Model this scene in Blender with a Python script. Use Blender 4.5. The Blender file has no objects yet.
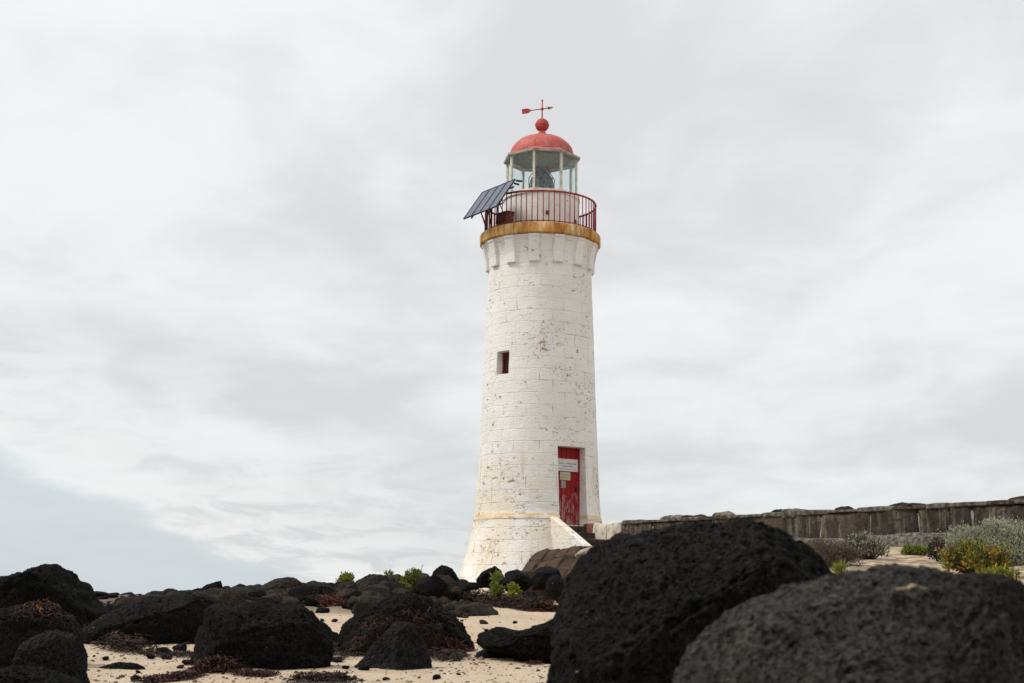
import bpy, bmesh, math, random
import numpy as np
from mathutils import Vector, Matrix, Euler
from mathutils.bvhtree import BVHTree

random.seed(7)
rng = np.random.default_rng(7)
SC = bpy.context.scene
COL = SC.collection
R = math.radians
PI = math.pi

# ------------------------------------------------------------------ camera
F = 1422.0                       # focal length in pixels (50 mm on a 36 mm sensor, 1024 px wide)
CAM_Z = 0.9
PITCH, ROLL = R(10.42), R(0.7)
cam_d = bpy.data.cameras.new('camera')
cam_d.lens = 50.0
cam_d.sensor_width = 36.0
cam_d.clip_start = 0.05
cam_d.clip_end = 20000
cam_d.dof.use_dof = True
cam_d.dof.focus_distance = 34.0
cam_d.dof.aperture_fstop = 4.8
cam = bpy.data.objects.new('camera', cam_d)
COL.objects.link(cam)
CAM_R = Euler((PI / 2 + PITCH, 0, 0)).to_matrix() @ Matrix.Rotation(ROLL, 3, 'Z')
cam.matrix_world = Matrix.Translation((0, 0, CAM_Z)) @ CAM_R.to_4x4()
SC.camera = cam

# ------------------------------------------------------------------ sky
SUN_AZ, SUN_EL = R(-96), R(50)      # azimuth clockwise from the viewing direction, elevation
world = bpy.data.worlds.new('World')
SC.world = world
world.use_nodes = True
wt = world.node_tree
wt.nodes.clear()


def wn(t, **kw):
    n = wt.nodes.new(t)
    for k, v in kw.items():
        setattr(n, k, v)
    return n


def wl(a, b):
    wt.links.new(a, b)


def wmath(op, a, b=None, c=None):
    n = wn('ShaderNodeMath', operation=op)
    for i, v in enumerate((a, b, c)):
        if v is None:
            continue
        if isinstance(v, (int, float)):
            n.inputs[i].default_value = v
        else:
            wl(v, n.inputs[i])
    return n.outputs[0]


def wramp(fac, stops, interp='EASE'):
    n = wn('ShaderNodeValToRGB')
    cr = n.color_ramp
    cr.interpolation = interp
    while len(cr.elements) < len(stops):
        cr.elements.new(0.5)
    for e, (p, c) in zip(cr.elements, stops):
        e.position = p
        e.color = (*c, 1) if len(c) == 3 else c
    wl(fac, n.inputs[0])
    return n.outputs[0]


def wmap(v, a, b, c, d, smooth=True):
    n = wn('ShaderNodeMapRange')
    if smooth:
        n.interpolation_type = 'SMOOTHSTEP'
    wl(v, n.inputs[0])
    for i, x in enumerate((a, b, c, d)):
        n.inputs[i + 1].default_value = x
    return n.outputs[0]


def wmix(fac, a, b, blend='MIX'):
    n = wn('ShaderNodeMix', data_type='RGBA', blend_type=blend)
    if isinstance(fac, (int, float)):
        n.inputs[0].default_value = fac
    else:
        wl(fac, n.inputs[0])
    for v, i in ((a, 6), (b, 7)):
        if isinstance(v, tuple):
            n.inputs[i].default_value = (*v, 1)
        else:
            wl(v, n.inputs[i])
    return n.outputs[2]


sky = wn('ShaderNodeTexSky', sky_type='NISHITA')
sky.sun_disc = False
sky.sun_elevation = SUN_EL
sky.sun_rotation = SUN_AZ
bg_sky = wn('ShaderNodeBackground')
bg_sky.inputs[1].default_value = 0.1
wl(sky.outputs[0], bg_sky.inputs[0])
tc = wn('ShaderNodeTexCoord')
sep = wn('ShaderNodeSeparateXYZ')
wl(tc.outputs['Generated'], sep.inputs[0])
X, Y, Z = sep.outputs
# cloud deck: direction projected on a flat layer above
zc = wmath('MAXIMUM', Z, 0.0)
den = wmath('ADD', zc, 0.16)
cu, cv = wmath('DIVIDE', X, den), wmath('DIVIDE', Y, den)
cmb = wn('ShaderNodeCombineXYZ')
wl(cu, cmb.inputs[0]); wl(cv, cmb.inputs[1])


def wnoise(scale, detail, rough, off=(0, 0, 0), dist=0.0, sc=(1, 1, 1)):
    m = wn('ShaderNodeMapping')
    m.inputs[1].default_value = off
    m.inputs[3].default_value = sc
    wl(cmb.outputs[0], m.inputs[0])
    n = wn('ShaderNodeTexNoise')
    n.inputs['Scale'].default_value = scale
    n.inputs['Detail'].default_value = detail
    n.inputs['Roughness'].default_value = rough
    n.inputs['Distortion'].default_value = dist
    wl(m.outputs[0], n.inputs['Vector'])
    return n.outputs[0]


n1 = wnoise(0.9, 4, 0.5, (3.1, 0.4, 0), 0.3, (1, .75, 1))
n2 = wnoise(2.6, 5, 0.55, (9.3, 4.4, 0), 0.4, (1, .8, 1))
n3 = wnoise(5.5, 4, 0.55, (1.3, 7.7, 0), 0.6, (1, .7, 1))
nn = wmath('ADD', wmath('ADD', wmath('MULTIPLY', n1, 0.52), wmath('MULTIPLY', n2, 0.33)), wmath('MULTIPLY', n3, 0.15))
bright = wmap(nn, 0.39, 0.61, 0.862, 1.085)
deck = wramp(Z, [(0.0, (.72, .765, .785)), (0.09, (.81, .833, .842)), (0.22, (.85, .858, .863)), (0.40, (.88, .885, .888)),
                 (0.7, (1.0, 1.0, 1.0)), (1.0, (1.15, 1.15, 1.15))])
deck = wmix(1.0, deck, bright, 'MULTIPLY')
# the darker clear bank low on the left
yy = wmath('MAXIMUM', Y, 0.05)
u = wmath('DIVIDE', X, yy)
el = wmath('DIVIDE', Z, yy)
line = wmath('ADD', wmath('MULTIPLY', wmath('ADD', u, 0.2), -0.40), 0.036)
line = wmath('ADD', line, wmath('MULTIPLY', wmath('SUBTRACT', n2, 0.5), 0.05))
dline = wmath('SUBTRACT', line, el)
bank = wmath('MULTIPLY', wmap(dline, -0.004, 0.012, 0, 1), wmap(Y, 0.05, 0.3, 0, 1))
rim = wmath('MULTIPLY', wmap(dline, -0.15, -0.004, 0, 1), wmap(dline, -0.004, 0.004, 1, 0))
deck = wmix(wmath('MULTIPLY', rim, wmap(n3, .36, .58, .15, .85)), deck, (.90, .905, .895))
deck = wmix(wmath('MULTIPLY', bank, 0.8), deck, (.625, .69, .72))
bg_cl = wn('ShaderNodeBackground')
bg_cl.inputs[1].default_value = 1.0
wl(deck, bg_cl.inputs[0])
mixs = wn('ShaderNodeMixShader')
mixs.inputs[0].default_value = 0.94
wl(bg_sky.outputs[0], mixs.inputs[1]); wl(bg_cl.outputs[0], mixs.inputs[2])
wo = wn('ShaderNodeOutputWorld')
wl(mixs.outputs[0], wo.inputs[0])

# ------------------------------------------------------------------ sun, exposure
sun_d = bpy.data.lights.new('sun', 'SUN')
sun_d.energy = 2.7
sun_d.angle = R(16)
sun_d.color = (1.0, 0.95, 0.87)
sun = bpy.data.objects.new('sun', sun_d)
COL.objects.link(sun)
sdir = Vector((math.sin(SUN_AZ) * math.cos(SUN_EL), math.cos(SUN_AZ) * math.cos(SUN_EL), math.sin(SUN_EL)))
sun.rotation_euler = sdir.to_track_quat('Z', 'Y').to_euler()
SC.view_settings.view_transform = 'Standard'
SC.view_settings.look = 'None'
SC.view_settings.exposure = 0.0
SC.view_settings.gamma = 1.0
SC.view_settings.use_curve_mapping = False


# ------------------------------------------------------------------ helpers
def ray(px, py):
    return CAM_R @ Vector(((px - 512) / F, (341.5 - py) / F, -1))


def P(px, py, d):
    """world point on the plane y = d seen at that pixel"""
    r = ray(px, py)
    t = d / r.y
    return Vector((r.x * t, d, CAM_Z + r.z * t))


def hsh(i, seed):
    x = i[..., 0] * 374761393 + i[..., 1] * 668265263 + i[..., 2] * 2147483647 + seed * 1274126177
    x = (x ^ (x >> 13)) * 1274126177
    x = x & 0xffffffff
    x = ((x ^ (x >> 16)) * 2246822519) & 0xffffffff
    return ((x ^ (x >> 15)) & 0xffffff) / float(0xffffff)


def vnoise(p, seed=0):
    p = np.asarray(p, float)
    i = np.floor(p).astype(np.int64)
    f = p - i
    f = f * f * f * (f * (f * 6 - 15) + 10)
    out = 0
    for a in (0, 1):
        for b in (0, 1):
            for c in (0, 1):
                w = (f[:, 0] if a else 1 - f[:, 0]) * (f[:, 1] if b else 1 - f[:, 1]) * (f[:, 2] if c else 1 - f[:, 2])
                out = out + w * hsh(i + np.array([a, b, c]), seed)
    return out * 2 - 1


def fbm(p, seed=0, octv=4, gain=0.5):
    s, a, tot = 0, 1.0, 0
    p = np.asarray(p, float)
    for k in range(octv):
        s = s + a * vnoise(p * 2 ** k + 17.3 * k, seed + k)
        tot += a
        a *= gain
    return s / tot


def worley(p, seed=0):
    i = np.floor(p).astype(np.int64)
    best = np.full(len(p), 9.0)
    for a in (-1, 0, 1):
        for b in (-1, 0, 1):
            for c in (-1, 0, 1):
                j = i + np.array([a, b, c])
                q = j + np.stack([hsh(j, seed + 11), hsh(j, seed + 23), hsh(j, seed + 37)], -1)
                best = np.minimum(best, ((q - p) ** 2).sum(-1))
    return np.sqrt(best)


_ico = {}


def ico(sub):
    if sub not in _ico:
        bm = bmesh.new()
        bmesh.ops.create_icosphere(bm, subdivisions=sub, radius=1)
        v = np.array([x.co[:] for x in bm.verts])
        f = np.array([[x.index for x in g.verts] for g in bm.faces])
        bm.free()
        _ico[sub] = (v, f)
    return _ico[sub]


def mesh_np(name, v, f, mats, smooth=True):
    me = bpy.data.meshes.new(name)
    v = np.asarray(v, np.float32)
    if isinstance(f, np.ndarray):
        n = len(f); k = f.shape[1]
        me.vertices.add(len(v)); me.vertices.foreach_set('co', v.ravel())
        me.loops.add(n * k); me.loops.foreach_set('vertex_index', f.ravel().astype(np.int32))
        me.polygons.add(n); me.polygons.foreach_set('loop_start', np.arange(0, n * k, k, dtype=np.int32))
        me.update(calc_edges=True)
    else:
        me.from_pydata([tuple(map(float, x)) for x in v], [], f)
    me.polygons.foreach_set('use_smooth', np.full(len(me.polygons), smooth))
    for m in (mats if isinstance(mats, (list, tuple)) else [mats]):
        me.materials.append(m)
    me.validate()
    return me


def link(name, me, parent=None, loc=None):
    o = bpy.data.objects.new(name, me)
    COL.objects.link(o)
    if parent:
        o.parent = parent
    if loc is not None:
        o.location = loc
    return o


def tag(o, label=None, cat=None, group=None, kind=None):
    if label: o['label'] = label
    if cat: o['category'] = cat
    if group: o['group'] = group
    if kind: o['kind'] = kind
    return o


def empty(name, loc, label, cat, group=None):
    o = bpy.data.objects.new(name, None)
    o.empty_display_size = 0.2
    COL.objects.link(o)
    o.location = loc
    return tag(o, label, cat, group)


class MB:
    """collects shapes into one mesh"""
    def __init__(s):
        s.v, s.f, s.m, s.sm, s.n = [], [], [], [], 0

    def add(s, v, f, mat=0, smooth=False):
        s.v.extend([tuple(map(float, x)) for x in v])
        for q in f:
            s.f.append([int(i) + s.n for i in q]); s.m.append(mat); s.sm.append(smooth)
        s.n += len(v)

    def box(s, c, ax, ay, az, mat=0):
        c, ax, ay, az = map(Vector, (c, ax, ay, az))
        v = [c + i * ax + j * ay + k * az for k in (-1, 1) for j in (-1, 1) for i in (-1, 1)]
        s.add(v, [(0, 2, 3, 1), (4, 5, 7, 6), (0, 1, 5, 4), (2, 6, 7, 3), (0, 4, 6, 2), (1, 3, 7, 5)], mat)

    def tube(s, pts, r, n=6, mat=0, smooth=True, cap=True):
        pts = [Vector(p) for p in pts]
        rs = r if isinstance(r, (list, tuple)) else [r] * len(pts)
        V, Fc = [], []
        t0 = (pts[1] - pts[0]).normalized()
        up = Vector((0, 0, 1)) if abs(t0.z) < .9 else Vector((1, 0, 0))
        for i, p in enumerate(pts):
            t = (pts[min(i + 1, len(pts) - 1)] - pts[max(i - 1, 0)]).normalized()
            a = t.cross(up).normalized(); b = t.cross(a)
            for k in range(n):
                w = 2 * PI * k / n
                V.append(p + (a * math.cos(w) + b * math.sin(w)) * rs[i])
        for i in range(len(pts) - 1):
            for k in range(n):
                k2 = (k + 1) % n
                Fc.append((i * n + k, i * n + k2, (i + 1) * n + k2, (i + 1) * n + k))
        if cap:
            Fc.append(tuple(range(n - 1, -1, -1)))
            Fc.append(tuple((len(pts) - 1) * n + k for k in range(n)))
        s.add(V, Fc, mat, smooth)

    def lathe(s, prof, n=48, mat=0, smooth=True, a0=0.0, closed=False):
        """prof: (r, z) pairs; closed joins last to first"""
        V, Fc = [], []
        for r, z in prof:
            for k in range(n):
                w = a0 + 2 * PI * k / n
                V.append((r * math.sin(w), -r * math.cos(w), z))
        m = len(prof)
        for i in range(m if closed else m - 1):
            j = (i + 1) % m
            for k in range(n):
                k2 = (k + 1) % n
                Fc.append((i * n + k, i * n + k2, j * n + k2, j * n + k))
        if not closed:
            if prof[0][0] > 1e-4: Fc.append(tuple(range(n - 1, -1, -1)))
            if prof[-1][0] > 1e-4: Fc.append(tuple((m - 1) * n + k for k in range(n)))
        s.add(V, Fc, mat, smooth)

    def ball(s, c, r, sub=3, mat=0, sc=(1, 1, 1)):
        v, f = ico(sub)
        s.add(v * np.array(sc) * r + np.array(c), f, mat, True)

    def build(s, name, mats, parent=None, loc=None, auto=None):
        me = bpy.data.meshes.new(name)
        me.from_pydata(s.v, [], s.f)
        for m in (mats if isinstance(mats, (list, tuple)) else [mats]):
            me.materials.append(m)
        me.polygons.foreach_set('material_index', s.m)
        me.polygons.foreach_set('use_smooth', s.sm)
        me.validate(); me.update()
        if auto:
            me.set_sharp_from_angle(angle=R(auto))
        return link(name, me, parent, loc)


# ------------------------------------------------------------------ materials
class Mat:
    def __init__(s, name, rough=0.8, spec=0.3, metal=0.0):
        s.m = bpy.data.materials.new(name)
        s.m.use_nodes = True
        s.t = s.m.node_tree
        s.b = s.t.nodes['Principled BSDF']
        s.b.inputs['Roughness'].default_value = rough
        s.b.inputs['Specular IOR Level'].default_value = spec
        s.b.inputs['Metallic'].default_value = metal
        s._co = None

    def n(s, t, **kw):
        x = s.t.nodes.new(t)
        for k, v in kw.items():
            setattr(x, k, v)
        return x

    def l(s, a, b):
        s.t.links.new(a, b)

    def put(s, sock, v):
        if isinstance(v, (int, float)):
            sock.default_value = v
        elif isinstance(v, tuple):
            sock.default_value = (*v, 1) if len(v) == 3 and sock.type == 'RGBA' else v
        else:
            s.l(v, sock)

    def co(s, scale=(1, 1, 1), jitter=False, geo=False):
        if s._co is None:
            s._co = s.n('ShaderNodeTexCoord').outputs['Object']
        c = s._co
        if geo:
            c = s.n('ShaderNodeNewGeometry').outputs['Position']
        m = s.n('ShaderNodeMapping')
        m.inputs[3].default_value = scale
        s.l(c, m.inputs[0])
        if jitter:
            r = s.n('ShaderNodeObjectInfo').outputs['Random']
            s.l(s.math('MULTIPLY', r, 37.0), m.inputs[1])
        return m.outputs[0]

    def noise(s, co, scale, detail=4, rough=0.55, dist=0.0):
        x = s.n('ShaderNodeTexNoise')
        s.l(co, x.inputs['Vector'])
        for k, v in (('Scale', scale), ('Detail', detail), ('Roughness', rough), ('Distortion', dist)):
            x.inputs[k].default_value = v
        return x.outputs[0]

    def voro(s, co, scale, feature='F1', out='Distance', rnd=1.0):
        x = s.n('ShaderNodeTexVoronoi', feature=feature)
        s.l(co, x.inputs['Vector'])
        x.inputs['Scale'].default_value = scale
        x.inputs['Randomness'].default_value = rnd
        return x.outputs[out]

    def math(s, op, a, b=None, c=None):
        x = s.n('ShaderNodeMath', operation=op)
        for i, v in enumerate((a, b, c)):
            if v is not None:
                s.put(x.inputs[i], v)
        return x.outputs[0]

    def map(s, v, a, b, c=0.0, d=1.0):
        x = s.n('ShaderNodeMapRange', interpolation_type='SMOOTHSTEP')
        s.l(v, x.inputs[0])
        for i, q in enumerate((a, b, c, d)):
            x.inputs[i + 1].default_value = q
        return x.outputs[0]

    def mix(s, fac, a, b, blend='MIX'):
        x = s.n('ShaderNodeMix', data_type='RGBA', blend_type=blend)
        s.put(x.inputs[0], fac); s.put(x.inputs[6], a); s.put(x.inputs[7], b)
        return x.outputs[2]

    def ramp(s, fac, stops):
        x = s.n('ShaderNodeValToRGB')
        cr = x.color_ramp
        while len(cr.elements) < len(stops):
            cr.elements.new(0.5)
        for e, (p, c) in zip(cr.elements, stops):
            e.position = p; e.color = (*c, 1)
        s.l(fac, x.inputs[0])
        return x.outputs[0]

    def color(s, v):
        s.put(s.b.inputs['Base Color'], v)
        return s

    def bump(s, h, dist=0.02, strength=1.0, prev=None):
        x = s.n('ShaderNodeBump')
        x.inputs['Distance'].default_value = dist
        x.inputs['Strength'].default_value = strength
        s.l(h, x.inputs['Height'])
        if prev is not None:
            s.l(prev, x.inputs['Normal'])
        s.l(x.outputs[0], s.b.inputs['Normal'])
        return x.outputs[0]


def plain(name, col, rough=0.6, spec=0.3, metal=0.0, var=0.25, scale=8.0):
    m = Mat(name, rough, spec, metal)
    n = m.noise(m.co(), scale, 4)
    m.color(m.mix(m.map(n, .3, .7, 0, 1), tuple(c * (1 - var) for c in col), tuple(min(1, c * (1 + var)) for c in col)))
    m.bump(n, .004, .4)
    return m.m


def make_basalt(name, lo, hi, speck=0.8, brown=0.0):
    m = Mat(name, 0.95, 0.08)
    c = m.co(jitter=True)
    big = m.noise(c, 2.2, 5, .6)
    fine = m.noise(c, 38, 3, .7)
    rnd = m.n('ShaderNodeObjectInfo').outputs['Random']
    base = m.mix(m.map(big, .3, .7), lo, hi)
    base = m.mix(m.map(fine, .38, .68), base, tuple(x * .55 for x in lo))
    base = m.mix(m.math('MULTIPLY', m.map(rnd, .45, 1.0, 0, .5), .35), base, (.034, .029, .024))
    if brown:
        base = m.mix(m.math('MULTIPLY', m.map(m.noise(c, 3.5, 3), .45, .65), brown), base, (.085, .062, .042))
    sp = m.voro(c, 9.0)
    g = m.noise(c, 1.7, 2)
    spk = m.math('MULTIPLY', m.math('LESS_THAN', sp, .055), m.map(g, .5, .62))
    sp2 = m.voro(c, 34)
    spk2 = m.math('MULTIPLY', m.math('LESS_THAN', sp2, .07), m.map(m.noise(c, 3.1, 2), .54, .62))
    spk = m.math('MAXIMUM', spk, m.math('MULTIPLY', spk2, .6))
    base = m.mix(m.math('MULTIPLY', spk, speck), base, (.36, .35, .32))
    m.color(base)
    v1 = m.voro(c, 26); v2 = m.voro(c, 62)
    pits = m.math('ADD', m.map(v1, .12, .42), m.math('MULTIPLY', m.map(v2, .1, .45), .5))
    h = m.math('ADD', pits, m.math('MULTIPLY', m.noise(c, 14, 5, .65), 1.3))
    m.bump(h, .035, 1.0)
    return m.m


M = {}
M['basalt'] = make_basalt('basalt', (.0065, .0065, .0064), (.018, .0172, .016))
M['basalt_weathered'] = make_basalt('basalt_weathered', (.020, .0195, .018), (.060, .057, .051))
M['basalt_grey'] = make_basalt('basalt_grey', (.013, .0128, .0125), (.028, .027, .025))
M['basalt_brown'] = make_basalt('basalt_brown', (.022, .020, .018), (.056, .049, .041), .3, .35)

# sand
m = Mat('sand', .95, .15)
c = m.co()
a = m.noise(c, .9, 4); b = m.noise(c, 7, 5, .6); g = m.noise(c, 160, 2, .8)
col = m.mix(m.map(a, .3, .7), (.46, .36, .26), (.53, .43, .32))
col = m.mix(m.math('MULTIPLY', m.map(b, .5, .75), .45), col, (.33, .25, .175))
col = m.mix(m.math('MULTIPLY', m.map(g, .5, .72), .5), col, (.26, .19, .135))
sh = m.voro(c, 11); shc = m.noise(c, 1.3, 2)
col = m.mix(m.math('MULTIPLY', m.math('LESS_THAN', sh, .09), m.map(shc, .45, .6)), col, (.10, .075, .055))
sx = m.n('ShaderNodeSeparateXYZ'); m.l(c, sx.inputs[0])
dune = m.math('MULTIPLY', m.map(sx.outputs[0], 3.5, 6.0), m.map(sx.outputs[1], 12, 19))
lit = m.noise(m.co((1, 2.6, 1)), 1.9, 7, .72)
col = m.mix(m.math('MULTIPLY', m.map(lit, .44, .55), m.math('MULTIPLY', dune, .85)), col, (.17, .115, .07))
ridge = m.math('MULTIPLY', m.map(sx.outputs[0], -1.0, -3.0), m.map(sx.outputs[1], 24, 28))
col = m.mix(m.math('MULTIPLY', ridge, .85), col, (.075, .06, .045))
m.color(col)
m.bump(m.math('ADD', m.math('MULTIPLY', b, 1.0), m.math('MULTIPLY', m.noise(c, 45, 4, .7), .5)), .045, .8)
M['sand'] = m.m

M['damp_sand'] = plain('damp_sand', (.19, .145, .10), .95, .1, 0, .5, 60)

# sea
m = Mat('sea_water', .18, .5)
c = m.co()
m.color((.10, .16, .18))
m.bump(m.noise(c, .6, 5, .6), .3, .5)
M['sea'] = m.m


def cyl_coords(m, r0=1.5):
    """(arc length, height) on a round tower, seam at the back"""
    s = m.n('ShaderNodeSeparateXYZ'); m.l(m.co(), s.inputs[0])
    ang = m.math('ARCTAN2', s.outputs[0], m.math('MULTIPLY', s.outputs[1], -1.0))
    cb = m.n('ShaderNodeCombineXYZ')
    m.l(m.math('MULTIPLY', ang, r0), cb.inputs[0]); m.l(s.outputs[2], cb.inputs[1])
    return cb.outputs[0], s.outputs[2]


def scaled(m, co, sc, off=(0, 0, 0)):
    x = m.n('ShaderNodeMapping'); x.inputs[3].default_value = sc; x.inputs[1].default_value = off
    m.l(co, x.inputs[0]); return x.outputs[0]


def make_whitewash(name, course_z, courses=True):
    m = Mat(name, .72, .25)
    uv, zz = cyl_coords(m)
    warp = m.n('ShaderNodeVectorMath', operation='ADD')
    nz = m.n('ShaderNodeTexNoise'); nz.inputs['Scale'].default_value = 3.0
    m.l(uv, nz.inputs['Vector'])
    sb = m.n('ShaderNodeVectorMath', operation='MULTIPLY_ADD')
    m.l(nz.outputs[1], sb.inputs[0]); sb.inputs[1].default_value = (.10, .055, 0); sb.inputs[2].default_value = (-.05, -.027, 0)
    m.l(uv, warp.inputs[0]); m.l(sb.outputs[0], warp.inputs[1])
    br = m.n('ShaderNodeTexBrick'); br.offset = .5
    m.l(warp.outputs[0], br.inputs['Vector'])
    for k, v in (('Scale', 1.0), ('Mortar Size', .013), ('Mortar Smooth', .9), ('Brick Width', .66), ('Row Height', .30), ('Bias', 0.0)):
        br.inputs[k].default_value = v
    mort = br.outputs['Fac']
    br.inputs['Color1'].default_value = (.0, .0, .0, 1); br.inputs['Color2'].default_value = (1, 1, 1, 1)
    pos = m.co()
    big = m.noise(pos, .75, 4, .6); mid = m.noise(pos, 3.0, 5, .6)
    # paint: clean white, yellowed towards the foot by weather
    low = m.map(zz, course_z + 2.8, course_z - .1)
    col = m.mix(m.map(big, .32, .68), (.81, .812, .805), (.745, .74, .72))
    col = m.mix(m.math('MULTIPLY', m.map(br.outputs['Color'], .2, .9), .07), col, (.60, .575, .53))
    yel = m.math('MULTIPLY', m.math('ADD', m.math('MULTIPLY', low, .75), .08), m.map(m.noise(pos, 1.3, 4, .6), .36, .62))
    col = m.mix(m.math('MULTIPLY', yel, .8), col, (.74, .645, .475))
    # vertical rust streaks
    st = m.noise(scaled(m, uv, (5.5, .55, 1)), 1.0, 5, .6)
    stm = m.math('MULTIPLY', m.map(st, .57, .72), m.math('ADD', m.math('MULTIPLY', low, .85), .22))
    col = m.mix(stm, col, (.56, .42, .25))
    # dirty, partly opened joints
    jm = m.math('MULTIPLY', mort, m.map(m.noise(pos, 2.3, 5, .7), .505, .63))
    if courses:
        col = m.mix(m.math('MULTIPLY', jm, .85), col, (.30, .22, .15))
        col = m.mix(m.math('MULTIPLY', mort, m.map(m.noise(pos, 1.1, 3), .42, .62, .0, .14)), col, (.45, .42, .38))
    # flaked spots
    clus = m.noise(scaled(m, pos, (1, 1, 1), (4, 2, 9)), 1.15, 4, .62)
    clus = m.math('ADD', m.math('SUBTRACT', clus, .03), m.math('MULTIPLY', low, .09))
    cl = m.math('MULTIPLY', m.math('SUBTRACT', clus, .5), .42)
    na = m.noise(scaled(m, pos, (1, 1, 1.5)), 7.0, 6, .62)
    f1 = m.map(m.math('ADD', na, cl), .648, .668)
    nb = m.noise(scaled(m, pos, (1, 1, 1.2), (7, 3, 2)), 20.0, 4, .6)
    f2 = m.map(m.math('ADD', nb, cl), .655, .685)
    halo = m.math('MULTIPLY', m.map(m.math('ADD', na, cl), .555, .66), .5)
    col = m.mix(halo, col, (.66, .55, .40))
    fl = m.math('MAXIMUM', f1, m.math('MULTIPLY', f2, .8))
    spotc = m.mix(m.map(m.noise(pos, 9, 2), .4, .6), (.20, .13, .085), (.42, .31, .20))
    col = m.mix(m.math('MULTIPLY', fl, .9), col, spotc)
    # rust line under the string course
    if courses:
        d = m.math('ABSOLUTE', m.math('SUBTRACT', zz, course_z + .01))
        ln = m.math('MULTIPLY', m.map(d, .085, .02), m.map(m.noise(pos, 2.2, 4, .6), .28, .5))
        col = m.mix(m.math('MULTIPLY', ln, .8), col, (.66, .45, .20))
    m.color(col)
    h = m.math('SUBTRACT', m.math('MULTIPLY', mid, .8), m.math('MULTIPLY', mort, .30 if courses else 0.0))
    h = m.math('SUBTRACT', h, m.math('MULTIPLY', fl, .6))
    h = m.math('ADD', h, m.math('MULTIPLY', m.noise(pos, 26, 3), .25))
    h = m.math('ADD', h, m.math('MULTIPLY', m.noise(scaled(m, pos, (1, 1, 2.4)), 9, 5, .7), .9))
    m.bump(h, .022, .75)
    return m.m


def make_rust_ring():
    m = Mat('rusted_slab_edge', .8, .2)
    uv, zz = cyl_coords(m, 1.52)
    st = m.noise(scaled(m, uv, (3.2, .7, 1)), 1.0, 5, .6)
    st2 = m.noise(scaled(m, uv, (12, 1.6, 1), (3, 1, 0)), 1.0, 4, .6)
    col = m.ramp(st, [(.30, (.17, .07, .02)), (.44, (.42, .19, .05)), (.55, (.58, .34, .11)), (.68, (.68, .58, .42))])
    col = m.mix(m.math('MULTIPLY', m.map(st2, .5, .7), .6), col, (.20, .09, .03))
    m.color(col)
    m.bump(m.noise(m.co(), 14, 4), .015, .5)
    return m.m


def make_red(name, base, fade, amt=.5, peel=0.0):
    m = Mat(name, .62, .3)
    p = m.co()
    n = m.noise(p, 4, 5, .6)
    col = m.mix(m.math('MULTIPLY', m.map(n, .35, .7), amt), base, fade)
    if peel:
        s = m.n('ShaderNodeSeparateXYZ'); m.l(p, s.inputs[0])
        pn = m.noise(m.co((5.5, 5.5, 1.3)), 3.6, 6, .7)
        thr = m.map(s.outputs[2], .02, 1.75, .46, .70)
        pk = m.map(m.math('SUBTRACT', pn, thr), 0, .03)
        col = m.mix(m.math('MULTIPLY', pk, .85), col, (.36, .20, .17))
        d = m.math('PINGPONG', s.outputs[0], .075)
        gv = m.map(d, .010, .0)
        col = m.mix(m.math('MULTIPLY', gv, .6), col, tuple(x * .4 for x in base))
        m.bump(m.math('SUBTRACT', m.math('MULTIPLY', pk, -.4), gv), .012, .8)
    else:
        n2_ = m.noise(p, 1.6, 5, .65)
        col = m.mix(m.math('MULTIPLY', m.map(n2_, .5, .68), .5), col, tuple(min(1, c_ * 1.15 + .07) for c_ in fade))
        col = m.mix(m.math('MULTIPLY', m.map(m.noise(m.co((6, 6, 1.2)), 2.0, 4, .6), .58, .72), .4), col, tuple(c_ * .6 for c_ in base))
        m.bump(m.noise(p, 30, 3), .004, .4)
    m.color(col)
    return m.m


M['dome_red'] = make_red('dome_red', (.42, .085, .068), (.50, .15, .12), .75)
M['ball_red'] = make_red('ball_red', (.36, .035, .032), (.46, .09, .075), .6)
M['rail_red'] = make_red('rail_red', (.26, .022, .025), (.36, .085, .08), .6)
M['door_red'] = make_red('door_red', (.27, .003, .008), (.21, .008, .012), .6, 1.0)
M['frame_red'] = make_red('frame_red', (.20, .008, .014), (.13, .01, .012), .6)
M['rust_ring'] = make_rust_ring()
M['grey_paint'] = plain('grey_paint', (.25, .25, .235), .6)
M['ceiling'] = plain('lantern_ceiling', (.30, .305, .285), .7)
M['mullion'] = plain('mullion_paint', (.60, .57, .50), .5)
M['lead'] = plain('lead_eave', (.35, .34, .31), .6, var=.3)
M['black_metal'] = plain('black_metal', (.03, .03, .032), .5)
M['brown_box'] = plain('rusty_box', (.13, .06, .045), .8, var=.5, scale=14)
M['sign_white'] = plain('sign_white', (.62, .62, .60), .5, var=.12, scale=20)
M['sign_cream'] = plain('sign_cream', (.44, .40, .28), .6, var=.25, scale=30)
M['sign_grey'] = plain('sign_grey', (.26, .23, .22), .6, var=.3, scale=30)
M['ink'] = plain('sign_ink', (.10, .11, .11), .6)
M['red_ink'] = plain('sign_red_ink', (.42, .16, .16), .6)
M['dark_glass'] = plain('dark_window_glass', (.035, .03, .03), .08, .5, var=.2)
M['lens'] = plain('lens_glass', (.16, .18, .18), .15, .6, var=.6, scale=9)
M['brass'] = plain('lens_brass', (.16, .14, .10), .4, .4, .6)

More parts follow.
